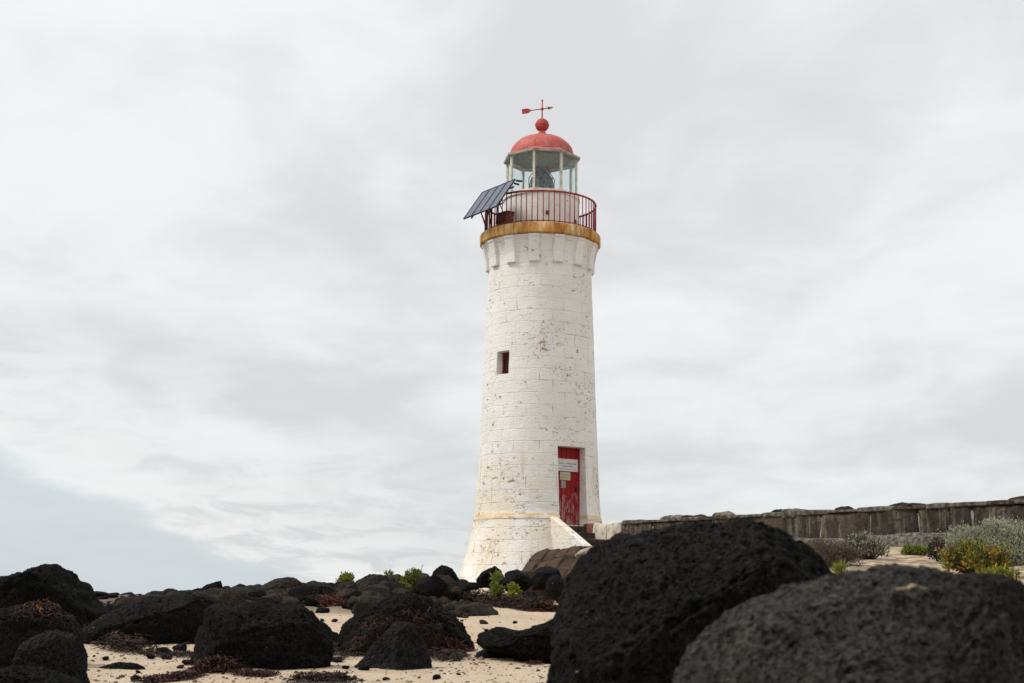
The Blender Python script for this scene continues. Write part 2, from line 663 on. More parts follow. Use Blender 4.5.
m = Mat('glass', 0.02, .5)
t = m.t
tr = m.n('ShaderNodeBsdfTransparent'); tr.inputs[0].default_value = (.95, .98, .975, 1)
gl = m.n('ShaderNodeBsdfGlossy'); gl.inputs['Roughness'].default_value = .03
lw = m.n('ShaderNodeLayerWeight'); lw.inputs[0].default_value = .5
mx = m.n('ShaderNodeMixShader')
m.l(m.math('MULTIPLY_ADD', m.math('POWER', lw.outputs['Facing'], 4.0), .5, .03), mx.inputs[0]); m.l(tr.outputs[0], mx.inputs[1]); m.l(gl.outputs[0], mx.inputs[2])
m.l(mx.outputs[0], t.nodes['Material Output'].inputs[0])
M['glass'] = m.m

m = Mat('solar_cell', .28, .5)
p = m.co()
s = m.n('ShaderNodeSeparateXYZ'); m.l(p, s.inputs[0])
m.color(m.mix(m.map(m.noise(p, 5, 3), .3, .7), (.055, .072, .115), (.075, .095, .145)))
M['cells'] = m.m

# stone wall materials
m = Mat('wall_stone', .92, .2)
p = m.co()
isl = m.n('ShaderNodeNewGeometry').outputs['Random Per Island']
big = m.noise(p, 2.4, 5, .65)
col = m.mix(m.map(big, .3, .7), (.030, .026, .022), (.075, .062, .048))
col = m.mix(m.map(isl, .72, .95, 0, .45), col, (.125, .088, .058))
col = m.mix(m.map(isl, .3, .05, 0, .35), col, (.028, .027, .026))
st = m.noise(m.co((7, 7, .55)), 1.0, 5, .65)
s = m.n('ShaderNodeSeparateXYZ'); m.l(p, s.inputs[0])
col = m.mix(m.math('MULTIPLY', m.map(st, .49, .66), .7), col, (.20, .17, .13))
col = m.mix(m.math('MULTIPLY', m.map(m.noise(p, 10, 5, .75), .48, .62), .7), col, (.018, .016, .014))
m.color(col)
m.bump(m.math('ADD', m.noise(p, 5, 7, .72), m.math('MULTIPLY', m.noise(m.co((1, 1, .4)), 12, 5, .7), .6)), .07, 1.0)
M['wall_stone'] = m.m
M['cap'] = plain('cap_stone_weathered', (.105, .093, .076), .95, var=.6, scale=7)
M['mortar'] = plain('lime_mortar', (.25, .225, .185), .95, var=.45, scale=5)
M['footing'] = plain('rubble_concrete', (.115, .103, .088), .95, var=.75, scale=16)
m = Mat('peeling_white', .8, .2)
p = m.co()
pk = m.map(m.noise(m.co((2.4, 2.4, .9)), 4.5, 5, .65), .50, .62)
m.color(m.mix(m.math('MULTIPLY', pk, .8), (.60, .55, .46), (.30, .21, .15)))
m.bump(m.noise(p, 12, 5), .02, .6)
M['peeling_white'] = m.m
M['red_stone'] = plain('red_brown_stone', (.21, .085, .058), .9, var=.5, scale=9)
m = Mat('brown_slab', .9, .2)
p = m.co()
isl = m.n('ShaderNodeNewGeometry').outputs['Random Per Island']
col = m.mix(m.map(m.noise(p, 3, 5, .6), .3, .7), (.036, .022, .015), (.090, .056, .039))
col = m.mix(m.map(isl, .6, 1, 0, .35), col, (.095, .064, .047))
col = m.mix(m.math('MULTIPLY', m.map(m.noise(p, 11, 4, .7), .55, .7), .5), col, (.035, .028, .023))
m.color(col)
m.bump(m.noise(p, 8, 6, .68), .05, .9)
M['brown_slab'] = m.m
M['step_stone'] = plain('step_stone', (.050, .036, .027), .9, var=.5, scale=7)
M['pale_step'] = plain('pale_step_stone', (.28, .235, .19), .9, var=.35, scale=7)


def leafmat(name, a, b, c=None, trans=.25, rough=.6):
    m = Mat(name, rough, .25)
    isl = m.n('ShaderNodeNewGeometry').outputs['Random Per Island']
    st = [(0.0, a), (.6, b)] + ([(.9, c)] if c else [])
    col = m.ramp(isl, st)
    m.color(col)
    tl = m.n('ShaderNodeBsdfTranslucent'); m.l(col, tl.inputs[0])
    mx = m.n('ShaderNodeMixShader'); mx.inputs[0].default_value = trans
    m.l(m.b.outputs[0], mx.inputs[1]); m.l(tl.outputs[0], mx.inputs[2])
    m.l(mx.outputs[0], m.t.nodes['Material Output'].inputs[0])
    return m.m


M['leaf_saltbush'] = leafmat('leaf_saltbush', (.24, .26, .175), (.36, .38, .27), (.45, .46, .35))
M['leaf_green'] = leafmat('leaf_green', (.07, .12, .025), (.14, .19, .035), (.24, .24, .04))
M['leaf_lime'] = leafmat('leaf_lime', (.12, .17, .03), (.22, .25, .045), (.28, .27, .06))
M['leaf_yellow'] = leafmat('leaf_yellow', (.11, .17, .025), (.30, .27, .025), (.42, .30, .03))
M['leaf_red'] = leafmat('leaf_red', (.22, .05, .02), (.34, .13, .025), (.38, .20, .03))
M['twig_dry'] = leafmat('twig_dry', (.055, .038, .028), (.10, .072, .05), (.16, .12, .085), .1)
M['leaf_dark'] = leafmat('leaf_dark', (.028, .022, .022), (.055, .043, .042), (.075, .065, .05), .1)
M['leaf_pale'] = leafmat('leaf_pale', (.17, .18, .14), (.25, .25, .20), None)
M['stem'] = plain('stem_wood', (.07, .05, .035), .9)
M['kelp_dark'] = leafmat('kelp_dark', (.007, .006, .006), (.016, .011, .009), (.040, .021, .014), .08, .8)
M['kelp_red'] = leafmat('kelp_red', (.045, .014, .009), (.12, .034, .014), (.25, .09, .03), .3, .8)
M['kelp_maroon'] = leafmat('kelp_maroon', (.020, .008, .007), (.045, .013, .011), (.085, .036, .034), .15, .8)
M['pebble'] = leafmat('pebble', (.05, .04, .033), (.13, .09, .065), (.30, .23, .17), .0, .9)


# ------------------------------------------------------------------ ground and sea
def sstep(x, a, b):
    t = np.clip((x - a) / (b - a), 0, 1)
    return t * t * (3 - 2 * t)


def G0(x, y):
    x = np.asarray(x, float); y = np.asarray(y, float)
    base = np.interp(y, [-40, -10, 0, 6, 13, 15.5, 19, 24, 30, 33, 35, 40, 46, 62], [-.6, 0, 0, .02, .2, .28, .40, .61, .86, 1.06, 1.34, 1.55, 1.5, -1.6])
    d = np.maximum(y, 3.0)
    uu = x / d
    rise = np.interp(y, [4, 8, 12, 18, 21, 24, 27, 30, 34, 46, 62], [0, .15, .4, .77, .88, 1.04, 1.2, 1.35, 1.1, .8, 0])
    z = base + rise * sstep(uu, .05, .24)
    left = sstep(-uu, .03, .16)
    z = z + left * np.interp(y, [0, 23, 31, 36, 46, 62], [0, 0, .12, -.35, -2.2, 0])
    z = z - sstep(-uu, .15, .29) * np.interp(y, [0, 21, 26, 40, 50], [0, 0, .10, .16, 0])
    z = np.where(np.abs(x) > 26, z + (-1.8 - z) * sstep(np.abs(x), 26, 60), z)
    return z


def G(x, y):
    x = np.atleast_1d(np.asarray(x, float)); y = np.atleast_1d(np.asarray(y, float))
    z = G0(x, y)
    p = np.stack([x, y, np.zeros_like(x)], -1)
    z = z + .05 * fbm(p * .55, 3, 3) + .034 * fbm(p * 2.2, 8, 4, .55) + .006 * vnoise(p * 9, 5)
    dip = worley(p * np.array([1.5, 1.1, 1]) + .2 * fbm(p * 2, 44, 2)[:, None], 91)
    z = z - .045 * np.clip(1 - dip / .30, 0, 1) ** .8 + .012 * np.exp(-((dip - .38) / .08) ** 2)
    return z


def g1(x, y):
    return float(G(x, y)[0])


xs = np.concatenate([np.linspace(-90, -15, 40)[:-1], np.arange(-15, 16, .11), np.linspace(16, 90, 40)[1:]])
ys = np.concatenate([np.linspace(-45, 3, 40)[:-1], np.arange(3, 12, .12), np.arange(12, 24, .09), np.arange(24, 44, .14), np.linspace(44, 95, 40)])
gx_, gy_ = np.meshgrid(xs, ys)
gz_ = G(gx_.ravel(), gy_.ravel())
gv = np.stack([gx_.ravel(), gy_.ravel(), gz_], -1)
nx, ny = len(xs), len(ys)
idx = np.arange(nx * ny).reshape(ny, nx)
gf = np.stack([idx[:-1, :-1].ravel(), idx[:-1, 1:].ravel(), idx[1:, 1:].ravel(), idx[1:, :-1].ravel()], -1)
ground = link('ground', mesh_np('ground', gv, gf, M['sand']))
tag(ground, 'pale sandy beach rising towards the lighthouse and the dune', 'beach', kind='structure')
mb = MB()
mb.add([(-9000, -9000, -.9), (9000, -9000, -.9), (9000, 15000, -.9), (-9000, 15000, -.9)], [(0, 1, 2, 3)])
sea = mb.build('sea', M['sea'])
tag(sea, 'flat grey sea behind the rocks on the left', 'sea', kind='structure')

# ------------------------------------------------------------------ lighthouse
AX = P(537.7, 530, 36.0)
ax_x, ax_y = AX.x, 36.0
ZB = 1.2                                   # foot of the tower (below the sand)


def axpx(py):                              # the axis pixel for that row: project the vertical axis
    return 538.6 - (py - 530) * (-.0) + 0


def zt(py, d=36.0, px=540):
    return P(px, py, d).z - ZB


def rt(hw, py):
    r = ray(540, py)
    return hw * (36.0 / r.y) / F


lh = empty('lighthouse', (ax_x, ax_y, ZB), 'white stone lighthouse with red domed lantern and peeling red door', 'lighthouse')
COURSE_Z = zt(519.3)
M['whitewash'] = make_whitewash('whitewashed_stone', COURSE_Z)
M['whitewash_plain'] = make_whitewash('whitewashed_render', -5.0, False)

prof_px = [(580, 78.5), (571, 75.9), (562, 73.3), (553, 70.7), (543, 68.1), (533, 66.0), (522.6, 64.0), (521.6, 64.6), (519.2, 64.2), (518.0, 63.1),
           (503, 61.9), (480, 60.6), (455, 59.4), (430, 58.1), (395, 56.6), (362, 55.2), (325, 53.6), (288, 52.0), (274, 51.3), (267, 51.4), (261, 52.0),
           (255, 53.6), (251, 55.6), (248, 57.8)]
prof = [(0.0, -.3), (rt(86, 590), -.3)]
for py, hw in prof_px:
    prof.append((rt(hw, py), zt(py)))
fine = [prof[0], prof[1]]
for (r0, z0), (r1, z1) in zip(prof[1:], prof[2:]):
    k = max(1, int((z1 - z0) / .12))
    for i in range(1, k + 1):
        fine.append((r0 + (r1 - r0) * i / k, z0 + (z1 - z0) * i / k))
fine.append((0.0, fine[-1][1]))
mb = MB(); mb.lathe(fine, 160)
v = np.array(mb.v)
rad = np.hypot(v[:, 0], v[:, 1])
nz = fbm(v * 1.6, 21, 4) * .014 + fbm(v * 6, 31, 2) * .005
k = np.where(rad > .01, (rad + nz) / np.maximum(rad, 1e-6), 1)
v[:, 0] *= k; v[:, 1] *= k
mb.v = [tuple(x) for x in v]
tower = mb.build('tower', M['whitewash'], lh)

DOOR_A, WIN_A = R(33.2), R(-41)


def frame_at(a):
    return Vector((math.sin(a), -math.cos(a), 0)), Vector((math.cos(a), math.sin(a), 0))


ds, dt = frame_at(DOOR_A)
DR = rt(60.3, 485)
DD = 36 - DR * math.cos(DOOR_A)
Z_SILL, Z_HEAD = zt(525.0, DD), zt(446.0, DD)
ws, wtg = frame_at(WIN_A)
WR = rt(55.2, 362)
WZ0, WZ1 = zt(374.6, 36 - WR * math.cos(WIN_A)), zt(351.3, 36 - WR * math.cos(WIN_A))


def cutter(s_, t_, r0, r1, hw, z0, z1):
    b = MB()
    b.box(s_ * (r0 + r1) / 2 + Vector((0, 0, (z0 + z1) / 2)), s_ * (r1 - r0) / 2, t_ * hw, (0, 0, (z1 - z0) / 2))
    o = b.build('cut', M['whitewash'], lh)
    return o


def cut(target, tool):
    bpy.context.view_layer.update()
    md = target.modifiers.new('b', 'BOOLEAN'); md.object = tool; md.operation = 'DIFFERENCE'; md.solver = 'EXACT'
    dg = bpy.context.evaluated_depsgraph_get()
    me = bpy.data.meshes.new_from_object(target.evaluated_get(dg))
    target.modifiers.clear()
    old = target.data; target.data = me
    bpy.data.meshes.remove(old)
    bpy.data.objects.remove(tool)


DHW = .415
D_IN = DR * math.cos(math.asin(DHW / DR)) - .25
cut(tower, cutter(ds, dt, D_IN - .06, 3.0, DHW, Z_SILL, Z_HEAD))
WHW = .20
W_IN = WR - .24
cut(tower, cutter(ws, wtg, W_IN - .05, 2.4, WHW, WZ0, WZ1))
tower.data.set_sharp_from_angle(angle=R(40))

# door: planks, handle, two notices and a scrap of a third
dh = Z_HEAD - Z_SILL
mb = MB()
for i in range(6):
    w = 2 * DHW / 6
    xc = -DHW + w * (i + .5)
    mb.box((xc, 0, dh / 2), (w / 2 - .003, 0, 0), (0, .022, 0), (0, 0, dh / 2 - .004))
door = mb.build('door', M['door_red'], lh)
door.location = ds * (D_IN - .02) + Vector((0, 0, Z_SILL))
door.rotation_euler = (0, 0, DOOR_A)


def d_px(py):
    return zt(py, DD + .1) - Z_SILL


def notice(name, x0, x1, y0, y1, mat, thick=.012):
    b = MB()
    z0, z1 = d_px(y1), d_px(y0)
    b.box(((x0 + x1) / 2, -.022 - thick / 2 - .003, (z0 + z1) / 2), ((x1 - x0) / 2, 0, 0), (0, thick / 2, 0), (0, 0, (z1 - z0) / 2))
    o = b.build(name, mat, door)
    return o, z0, z1, -.022 - thick - .003


o, z0, z1, yf = notice('notice_board', -.37, .345, 458.0, 470.3, M['sign_white'])
tag(o, 'white wide notice board with a line of dark lettering')
o.data.materials.append(M['ink']); o.data.materials.append(M['red_ink'])
b = MB()
rr = random.Random(3)


def scrib(xa, xb, zc_, hh, mat, dens=.03):
    x = xa
    while x < xb:
        w = rr.uniform(.006, .012)
        if rr.random() < .86:
            b.box((x + w / 2, yf - .002, zc_), (w / 2, 0, 0), (0, .0012, 0), (0, 0, hh * rr.uniform(.7, 1)), mat)
        x += w + rr.uniform(.008, .014)


scrib(-.33, -.06, z0 + (z1 - z0) * .62, .020, 0); scrib(-.01, .28, z0 + (z1 - z0) * .62, .020, 0)
scrib(-.12, .20, z0 + (z1 - z0) * .40, .014, 0); scrib(-.28, .27, z0 + (z1 - z0) * .17, .012, 1)
b.build('lettering', [M['ink'], M['red_ink']], door)
o, z0, z1, yf = notice('small_notice', -.19, .12, 471.2, 479.3, M['sign_cream'])
tag(o, 'small faded cream notice on the red door')
b = MB(); scrib(-.15, .08, (z0 + z1) / 2 + .03, .014, 0); scrib(-.15, .08, (z0 + z1) / 2 - .04, .012, 0)
b.build('lettering', [M['sign_grey']], door)
o, *_ = notice('torn_notice', -.16, -.02, 479.8, 487.5, M['sign_grey'])
tag(o, 'torn grey scrap of paper below the cream notice')
b = MB(); b.box((.30, -.04, dh * .47), (.022, 0, 0), (0, .02, 0), (0, 0, .05)); b.tube([(.30, -.06, dh * .49), (.22, -.07, dh * .49)], .012)
b.build('handle', M['black_metal'], door)

# window: red frame and dark glass
wh = WZ1 - WZ0
mb = MB()
for x in (-WHW + .03, WHW - .03):
    mb.box((x, 0, wh / 2), (.03, 0, 0), (0, .03, 0), (0, 0, wh / 2))
for z in (.03, wh - .03):
    mb.box((0, .002, z), (WHW - .06, 0, 0), (0, .026, 0), (0, 0, .03))
mb.box((0, .002, wh / 2), (.018, 0, 0), (0, .022, 0), (0, 0, wh / 2 - .06))
win = mb.build('window', M['frame_red'], lh)
win.location = ws * (W_IN - .01) + Vector((0, 0, WZ0)); win.rotation_euler = (0, 0, WIN_A)
mb = MB(); mb.box((0, .012, wh / 2), (WHW - .055, 0, 0), (0, .005, 0), (0, 0, wh / 2 - .055))
mb.build('pane', M['dark_glass'], win)

# corbels
zc0, zc1 = zt(261.5, 34.7), zt(247.6)
rb0 = rt(51.3, 274)
cp = [(rb0 - .15, zc0), (rb0 + .075, zc0), (rb0 + .085, zc0 + .25), (rb0 + .12, zc0 + .42), (rb0 + .165, zc1 - .075), (rb0 + .185, zc1 - .07), (rb0 + .190, zc1 - .004),
      (rb0 - .15, zc1 - .004)]
for k in range(14):
    a = R(-7.5 + 360 / 14 * k)
    s_, t_ = frame_at(a)
    mb = MB()
    V = [s_ * r + t_ * (w * .135) + Vector((0, 0, z)) for w in (-1, 1) for r, z in cp]
    n = len(cp)
    mb.add(V, [tuple(range(n)), tuple(range(2 * n - 1, n - 1, -1))] + [(i, i + n, (i + 1) % n + n, (i + 1) % n) for i in range(n)])
    o = mb.build('corbel', M['whitewash_plain'], lh)
    bv = o.modifiers.new('bv', 'BEVEL'); bv.width = .012; bv.segments = 2

# gallery slab
ZS0, ZS1 = zt(247.4), zt(237.2)
RS = rt(60.2, 242)
mb = MB()
mb.lathe([(0, ZS0 + .001), (RS - .03, ZS0 + .001), (RS - .004, ZS0 + .02), (RS, ZS0 + .04), (RS + .004, ZS1 - .03), (RS - .02, ZS1), (0, ZS1)], 128)
v = np.array(mb.v); rad = np.hypot(v[:, 0], v[:, 1])
k = np.where(rad > .5, (rad + fbm(v * 3, 4, 3) * .018) / np.maximum(rad, 1e-6), 1)
v[:, 0] *= k; v[:, 1] *= k
mb.v = [tuple(x) for x in v]
mb.build('gallery_slab', M['rust_ring'], lh, auto=40)

# balustrade
RR = rt(55.3, 220)
ZR = zt(206.3)
bal = empty('balustrade', (0, 0, ZS1), None, None)
bal.parent = lh
hR = ZR - ZS1


def torus(b, rad_, z, r, n=96, seg=8, flat=1.0):
    b.lathe([(rad_ + r * math.cos(2 * PI * i / seg), z + r * flat * math.sin(2 * PI * i / seg)) for i in range(seg)], n, closed=True)


mb = MB(); torus(mb, RR, hR, .024, flat=1.2); mb.build('handrail', M['rail_red'], bal)
mb = MB(); torus(mb, RR, .06, .014); mb.build('bottom_rail', M['rail_red'], bal)
mb = MB(); mb.tube([(0, 0, 0), (0, 0, hR)], .0145, 6)
bme = None
for k in range(64):
    a = 2 * PI * (k + .3) / 64
    if bme is None:
        o = mb.build('baluster', M['rail_red'], bal); bme = o.data
    else:
        o = link('baluster', bme, bal)
    o.location = (RR * math.sin(a), -RR * math.cos(a), 0)

# lantern: drum, mullions, panes, eave, dome, ball, lens
ZD = zt(199.5)                # top of the drum
RD = rt(37.3, 215)
lan = empty('lantern', (0, 0, ZS1), None, None); lan.parent = lh
OFFX = 0.9 / F * 36.6
lan.location.x = OFFX
Hd = ZD - ZS1
mb = MB()
mb.lathe([(0, .001), (RD, .001), (RD, Hd - .09), (RD + .035, Hd - .08), (RD + .035, Hd - .02), (RD - .02, Hd), (0, Hd)], 64)
drum = mb.build('drum', M['whitewash_plain'], lan, auto=35)
mb = MB()
for a_, z_ in ((R(8), .40), (R(-50), .45), (R(62), .3)):
    s_, t_ = frame_at(a_)
    mb = MB(); mb.box(s_ * (RD + .005) + Vector((0, 0, z_)), s_ * .02, t_ * .045, (0, 0, .05))
    mb.build('vent', M['brown_box'], lan)
ZE = zt(161.6) - ZS1          # eave bottom
RG = rt(35.2, 180)
OCT = [R(-13.5 + 45 * k) for k in range(8)]
for k in range(8):
    s_, t_ = frame_at(OCT[k])
    mb = MB()
    zc_ = (Hd + ZE) / 2
    mb.box(s_ * RG + Vector((0, 0, zc_)), s_ * .028, t_ * .028, (0, 0, (ZE - Hd) / 2 + .01))
    mb.build('mullion', M['mullion'], lan)
    a2 = OCT[k] + R(22.5)
    s2, t2 = frame_at(a2)
    ap = RG * math.cos(R(22.5))
    hw = RG * math.sin(R(22.5)) - .03
    mb = MB()
    mb.box(s2 * ap + Vector((0, 0, zc_)), s2 * .004, t2 * hw, (0, 0, (ZE - Hd) / 2))
    mb.build('glass_pane', M['glass'], lan)
mb = MB()
ap = RG
pv = [(RG - .05, Hd + .001), (RG + .05, Hd + .001), (RG + .05, Hd + .05), (RG - .05, Hd + .05)]
mb.lathe(pv, 8, smooth=False, a0=OCT[0], closed=True)
mb.build('sill_ring', M['mullion'], lan)
RE = rt(39.4, 163)
RDM = rt(31.8, 152)
ZDB = zt(156.2) - ZS1
mb = MB()
# octagonal eave: soffit band, drip edge, upper slope
mb.lathe([(RG - .10, ZE + .03), (RE - .01, ZE), (RE, ZE + .05), (RE - .03, ZE + .06), (RG - .10, ZE + .07)], 8, smooth=False, a0=OCT[0], closed=True)
mb.build('eave', M['lead'], lan)
mb = MB()
mb.lathe([(RE - .025, ZE + .062), (RDM + .01, ZDB + .01), (RDM - .08, ZDB + .01), (RE - .12, ZE + .062)], 8, smooth=False, a0=OCT[0], closed=True)
mb.build('skirt', M['dome_red'], lan)
mb = MB()
mb.lathe([(RG - .06, ZE + .035), (RG - .25, ZE + .16), (RG * .45, ZE + .33), (.001, ZE + .40)], 48)
mb.build('ceiling', M['ceiling'], lan)
ZDT = zt(137.0) - ZS1
zb_ = ZDB - .01
dome_p = []
hd = ZDT - zb_ + .03
for i in range(17):
    w = PI / 2 * i / 16
    dome_p.append((RDM * math.cos(w) ** .95, zb_ + hd * math.sin(w)))
NK = rt(3.6, 135)
cutp = [p_ for p_ in dome_p if p_[0] > NK + .08]
ZBALL = zt(125.2) - ZS1
RB = rt(6.9, 125)
cutp += [(NK + .05, cutp[-1][1] + .025), (NK + .01, cutp[-1][1] + .08), (NK - .02, ZBALL - RB * .85), (0.0, ZBALL - RB * .8)]
mb = MB(); mb.lathe(cutp, 64)
# standing seams of the copper
for k in range(16):
    s_, t_ = frame_at(OCT[0] + R(22.5 * k))
    pts = [s_ * (r + .001) + Vector((0, 0, z + .001)) for r, z in cutp[:12]]
    mb.tube(pts, .004, 5)
dome = mb.build('dome', M['dome_red'], lan, auto=50)
mb = MB(); mb.ball((0, 0, ZBALL), RB, 4); mb.lathe([(RB * .98, ZBALL - .012), (RB * 1.03, ZBALL - .012), (RB * 1.03, ZBALL + .012), (RB * .98, ZBALL + .012)], 40, closed=True)
mb.build('finial_ball', M['ball_red'], lan)
# lens inside
mb = MB()
zl0 = Hd + .001
LR = .30
pl = [(0, zl0), (.20, zl0), (.20, zl0 + .12), (LR, zl0 + .16)]
for i in range(9):
    z = zl0 + .16 + i * .045
    r = LR + .03 * math.sin(i / 8 * PI)
    pl += [(r, z), (r - .015, z + .036)]
ztop = pl[-1][1]
for i in range(6):
    r = LR * (1 - .14 * i) - .02
    pl += [(r, ztop + .02 + i * .05), (r - .03, ztop + .055 + i * .05)]
pl.append((0, pl[-1][1] + .02))
mb.lathe(pl, 32, mat=0)
for k in range(8):
    s_, t_ = frame_at(R(45 * k + 10))
    mb.tube([s_ * (LR + .03) + Vector((0, 0, zl0 + .12)), s_ * (LR + .045) + Vector((0, 0, ztop)), s_ * .10 + Vector((0, 0, ztop + .36))], .012, 5, 1)
mb.build('lens', [M['lens'], M['brass']], lan, auto=30)
# weather vane
ZV0 = ZS1 + ZBALL + RB
van = empty('weather_vane', (OFFX, 0, ZV0), None, None); van.parent = lh
zv = zt(100.6) - ZV0
za = zt(108.9) - ZV0
mb = MB(); mb.tube([(0, 0, -.03), (0, 0, zv)], .016, 8); mb.ball((0, 0, za), .045, 2); mb.ball((0, 0, zv), .028, 2)
mb.build('spindle', M['ball_red'], van)
mb = MB()
L0, L1 = -.53, .22
va = R(8)
# arrow swings toward the camera on the right, as the photograph shows
dv = Vector((math.cos(va), -math.sin(va), 0)); up = Vector((0, 0, 1)); nrm = dv.cross(up)
tilt = .0
mb.tube([dv * L0, dv * L1], .014, 6)
mb.box(dv * (L0 + .07), dv * .085, nrm * .012, up * .065)
mb.add([dv * (L0 + .155) + up * .06 + nrm * .012, dv * (L0 + .155) - up * .06 + nrm * .012, dv * (L0 + .25) + nrm * .012,
        dv * (L0 + .155) + up * .06 - nrm * .012, dv * (L0 + .155) - up * .06 - nrm * .012, dv * (L0 + .25) - nrm * .012],
       [(0, 1, 2), (5, 4, 3), (0, 3, 4, 1), (1, 4, 5, 2), (2, 5, 3, 0)])
mb.add([dv * (L1 - .07) + up * .045 + nrm * .01, dv * (L1 - .07) - up * .045 + nrm * .01, dv * (L1 + .08) + nrm * .01,
        dv * (L1 - .07) + up * .045 - nrm * .01, dv * (L1 - .07) - up * .045 - nrm * .01, dv * (L1 + .08) - nrm * .01],
       [(0, 1, 2), (5, 4, 3), (0, 3, 4, 1), (1, 4, 5, 2), (2, 5, 3, 0)])
o = mb.build('arrow', M['ball_red'], van)
o.location = (0, 0, za); o.rotation_euler = (0, R(-6), 0)

# wing wall left of the steps
WL0 = Vector((0, 0, 0))
mb = MB()
t0_, t1_ = -.46, -.66
zt0, zt1 = zt(517.0, 34.8), zt(547.5, 33.5)
pr = [(1.30, .05), (1.30, zt0 + .02), (1.52, zt0), (3.02, zt1), (3.05, zt1 - .1), (3.05, .05)]
N_ = 14
V = []
for w in (t0_, t1_):
    for r, z in pr:
        V.append(ds * r + dt * w + Vector((0, 0, z)))
n = len(pr)
mb.add(V, [tuple(range(n)), tuple(range(2 * n - 1, n - 1, -1))] + [(i, i + n, (i + 1) % n + n, (i + 1) % n) for i in range(n)])
o = mb.build('wing_wall', M['whitewash'], lh)
bv = o.modifiers.new('bv', 'BEVEL'); bv.width = .025; bv.segments = 2

# ------------------------------------------------------------------ solar array on the gallery rail
uu_ = Vector((math.sin(R(35)), -math.cos(R(35)), 0))
vv_ = Vector((math.cos(R(35)), math.sin(R(35)), 0))
TILT = R(55)
w_ = (vv_ * math.cos(TILT) + Vector((0, 0, math.sin(TILT)))).normalized()
nn_ = uu_.cross(w_)
if nn_.y > 0: nn_ = -nn_
LEN, WID = 1.50, 1.0
p0 = P(463.6, 219.5, 35.45)       # lower far corner
sol = empty('solar_array', p0, 'dark blue solar array of four tilted panels bracketed to the gallery rail', 'solar panel')
basis = Matrix((uu_, w_, -uu_.cross(w_) * -1)).transposed()
rotm = Matrix((uu_, w_, uu_.cross(w_))).transposed().to_4x4()
sgn = 1 if uu_.cross(w_).y < 0 else -1
for i in range(4):
    x0 = i * LEN / 4
    mb = MB()
    mb.box((0, 0, 0), (LEN / 8 - .016, 0, 0), (0, WID / 2 - .016, 0), (0, 0, .008))
    pan = mb.build('panel', M['cells'], sol)
    pan.matrix_local = rotm @ Matrix.Translation((x0 + LEN / 8, WID / 2, sgn * .008))
    mb = MB()
    for sx in (-1, 1):
        mb.box((sx * (LEN / 8 - .010), 0, 0), (.008, 0, 0), (0, WID / 2 - .002, 0), (0, 0, .018))
        mb.box((0, sx * (WID / 2 - .010), 0), (LEN / 8 - .0185, 0, 0), (0, .008, 0), (0, 0, .018))
    mb.build('panel_frame', M['black_metal'], pan)
corner = lambda a_, b_, c_=0: uu_ * a_ + w_ * b_ + (uu_.cross(w_) * sgn) * c_
mb = MB()
back = -.04
rail_pt = lambda a_, z_: Vector((ax_x + RR * math.sin(a_), ax_y - RR * math.cos(a_), z_ + ZB)) - p0
for f_ in (.22, .78):
    mb.tube([corner(LEN * f_, -.02, back), corner(LEN * f_, WID + .02, back)], .02, 6)
for g_ in (.2, .8):
    mb.tube([corner(-.0, WID * g_, back - .035), corner(LEN + .0, WID * g_, back - .035)], .02, 6)
mb.tube([corner(LEN * .5, .03, back), rail_pt(R(-72), ZS1 + .02)], .02, 6)
mb.tube([corner(LEN * .96, .05, back), rail_pt(R(-52), ZS1 + .1)], .02, 6)
mb.tube([corner(LEN * .78, .65, back), rail_pt(R(-45), ZR)], .02, 6)
mb.tube([corner(LEN * .3, .65, back), rail_pt(R(-80), ZR)], .02, 6)
mb.tube([corner(LEN * .9, .5, back), rail_pt(R(-50), ZR - .3)], .016, 6)
mb.tube([corner(LEN * .98, .9, back), corner(LEN * .98, .9, back) + Vector((.12, .1, .0))], .025, 6)
mb.tube([corner(LEN * .98, WID * 1.0, back), corner(LEN * .98, WID, back) + Vector((.15, .08, .01))], .028, 6)
mb.tube([rail_pt(R(-62), ZS1), rail_pt(R(-62), ZR + .1)], .025, 6)
mb.tube([rail_pt(R(-74), ZS1), rail_pt(R(-74), ZR + .1)], .025, 6)
mb.tube([rail_pt(R(-62), ZS1 + .1), rail_pt(R(-74), ZR - .1)], .016, 6)
mb.build('bracket', M['black_metal'], sol)
mb = MB(); mb.tube([corner(LEN * .85, .3, back), corner(LEN * .9, .1, back - .2) + Vector((.1, .1, -.1)), rail_pt(R(-50), ZS1 + .3), rail_pt(R(-47), ZS1 + .05)], .012, 6); mb.build('cable', M['black_metal'], sol)
bx = empty('battery_box', Vector((ax_x, ax_y, ZB)) + frame_at(R(-46))[0] * (RR - .16) + Vector((0, 0, ZS1)), 'small rusty battery box standing on the gallery under the solar panels', 'box')
s_, t_ = frame_at(R(-46))
mb = MB(); mb.box((0, 0, .18), t_ * .2, s_ * .11, (0, 0, .18)); mb.build('case', M['brown_box'], bx)
mb = MB(); mb.box((0, 0, .376), t_ * .23, s_ * .13, (0, 0, .015)); mb.build('lid', M['brown_box'], bx)


# ------------------------------------------------------------------ rocks
BVH_V, BVH_F, BVH_N = [gv], [gf[:, [0, 1, 2]], gf[:, [0, 2, 3]]], [len(gv)]


FREE = []


def reg(v, f):
    BVH_V.append(v); BVH_F.append(f + BVH_N[0]); BVH_N[0] += len(v)


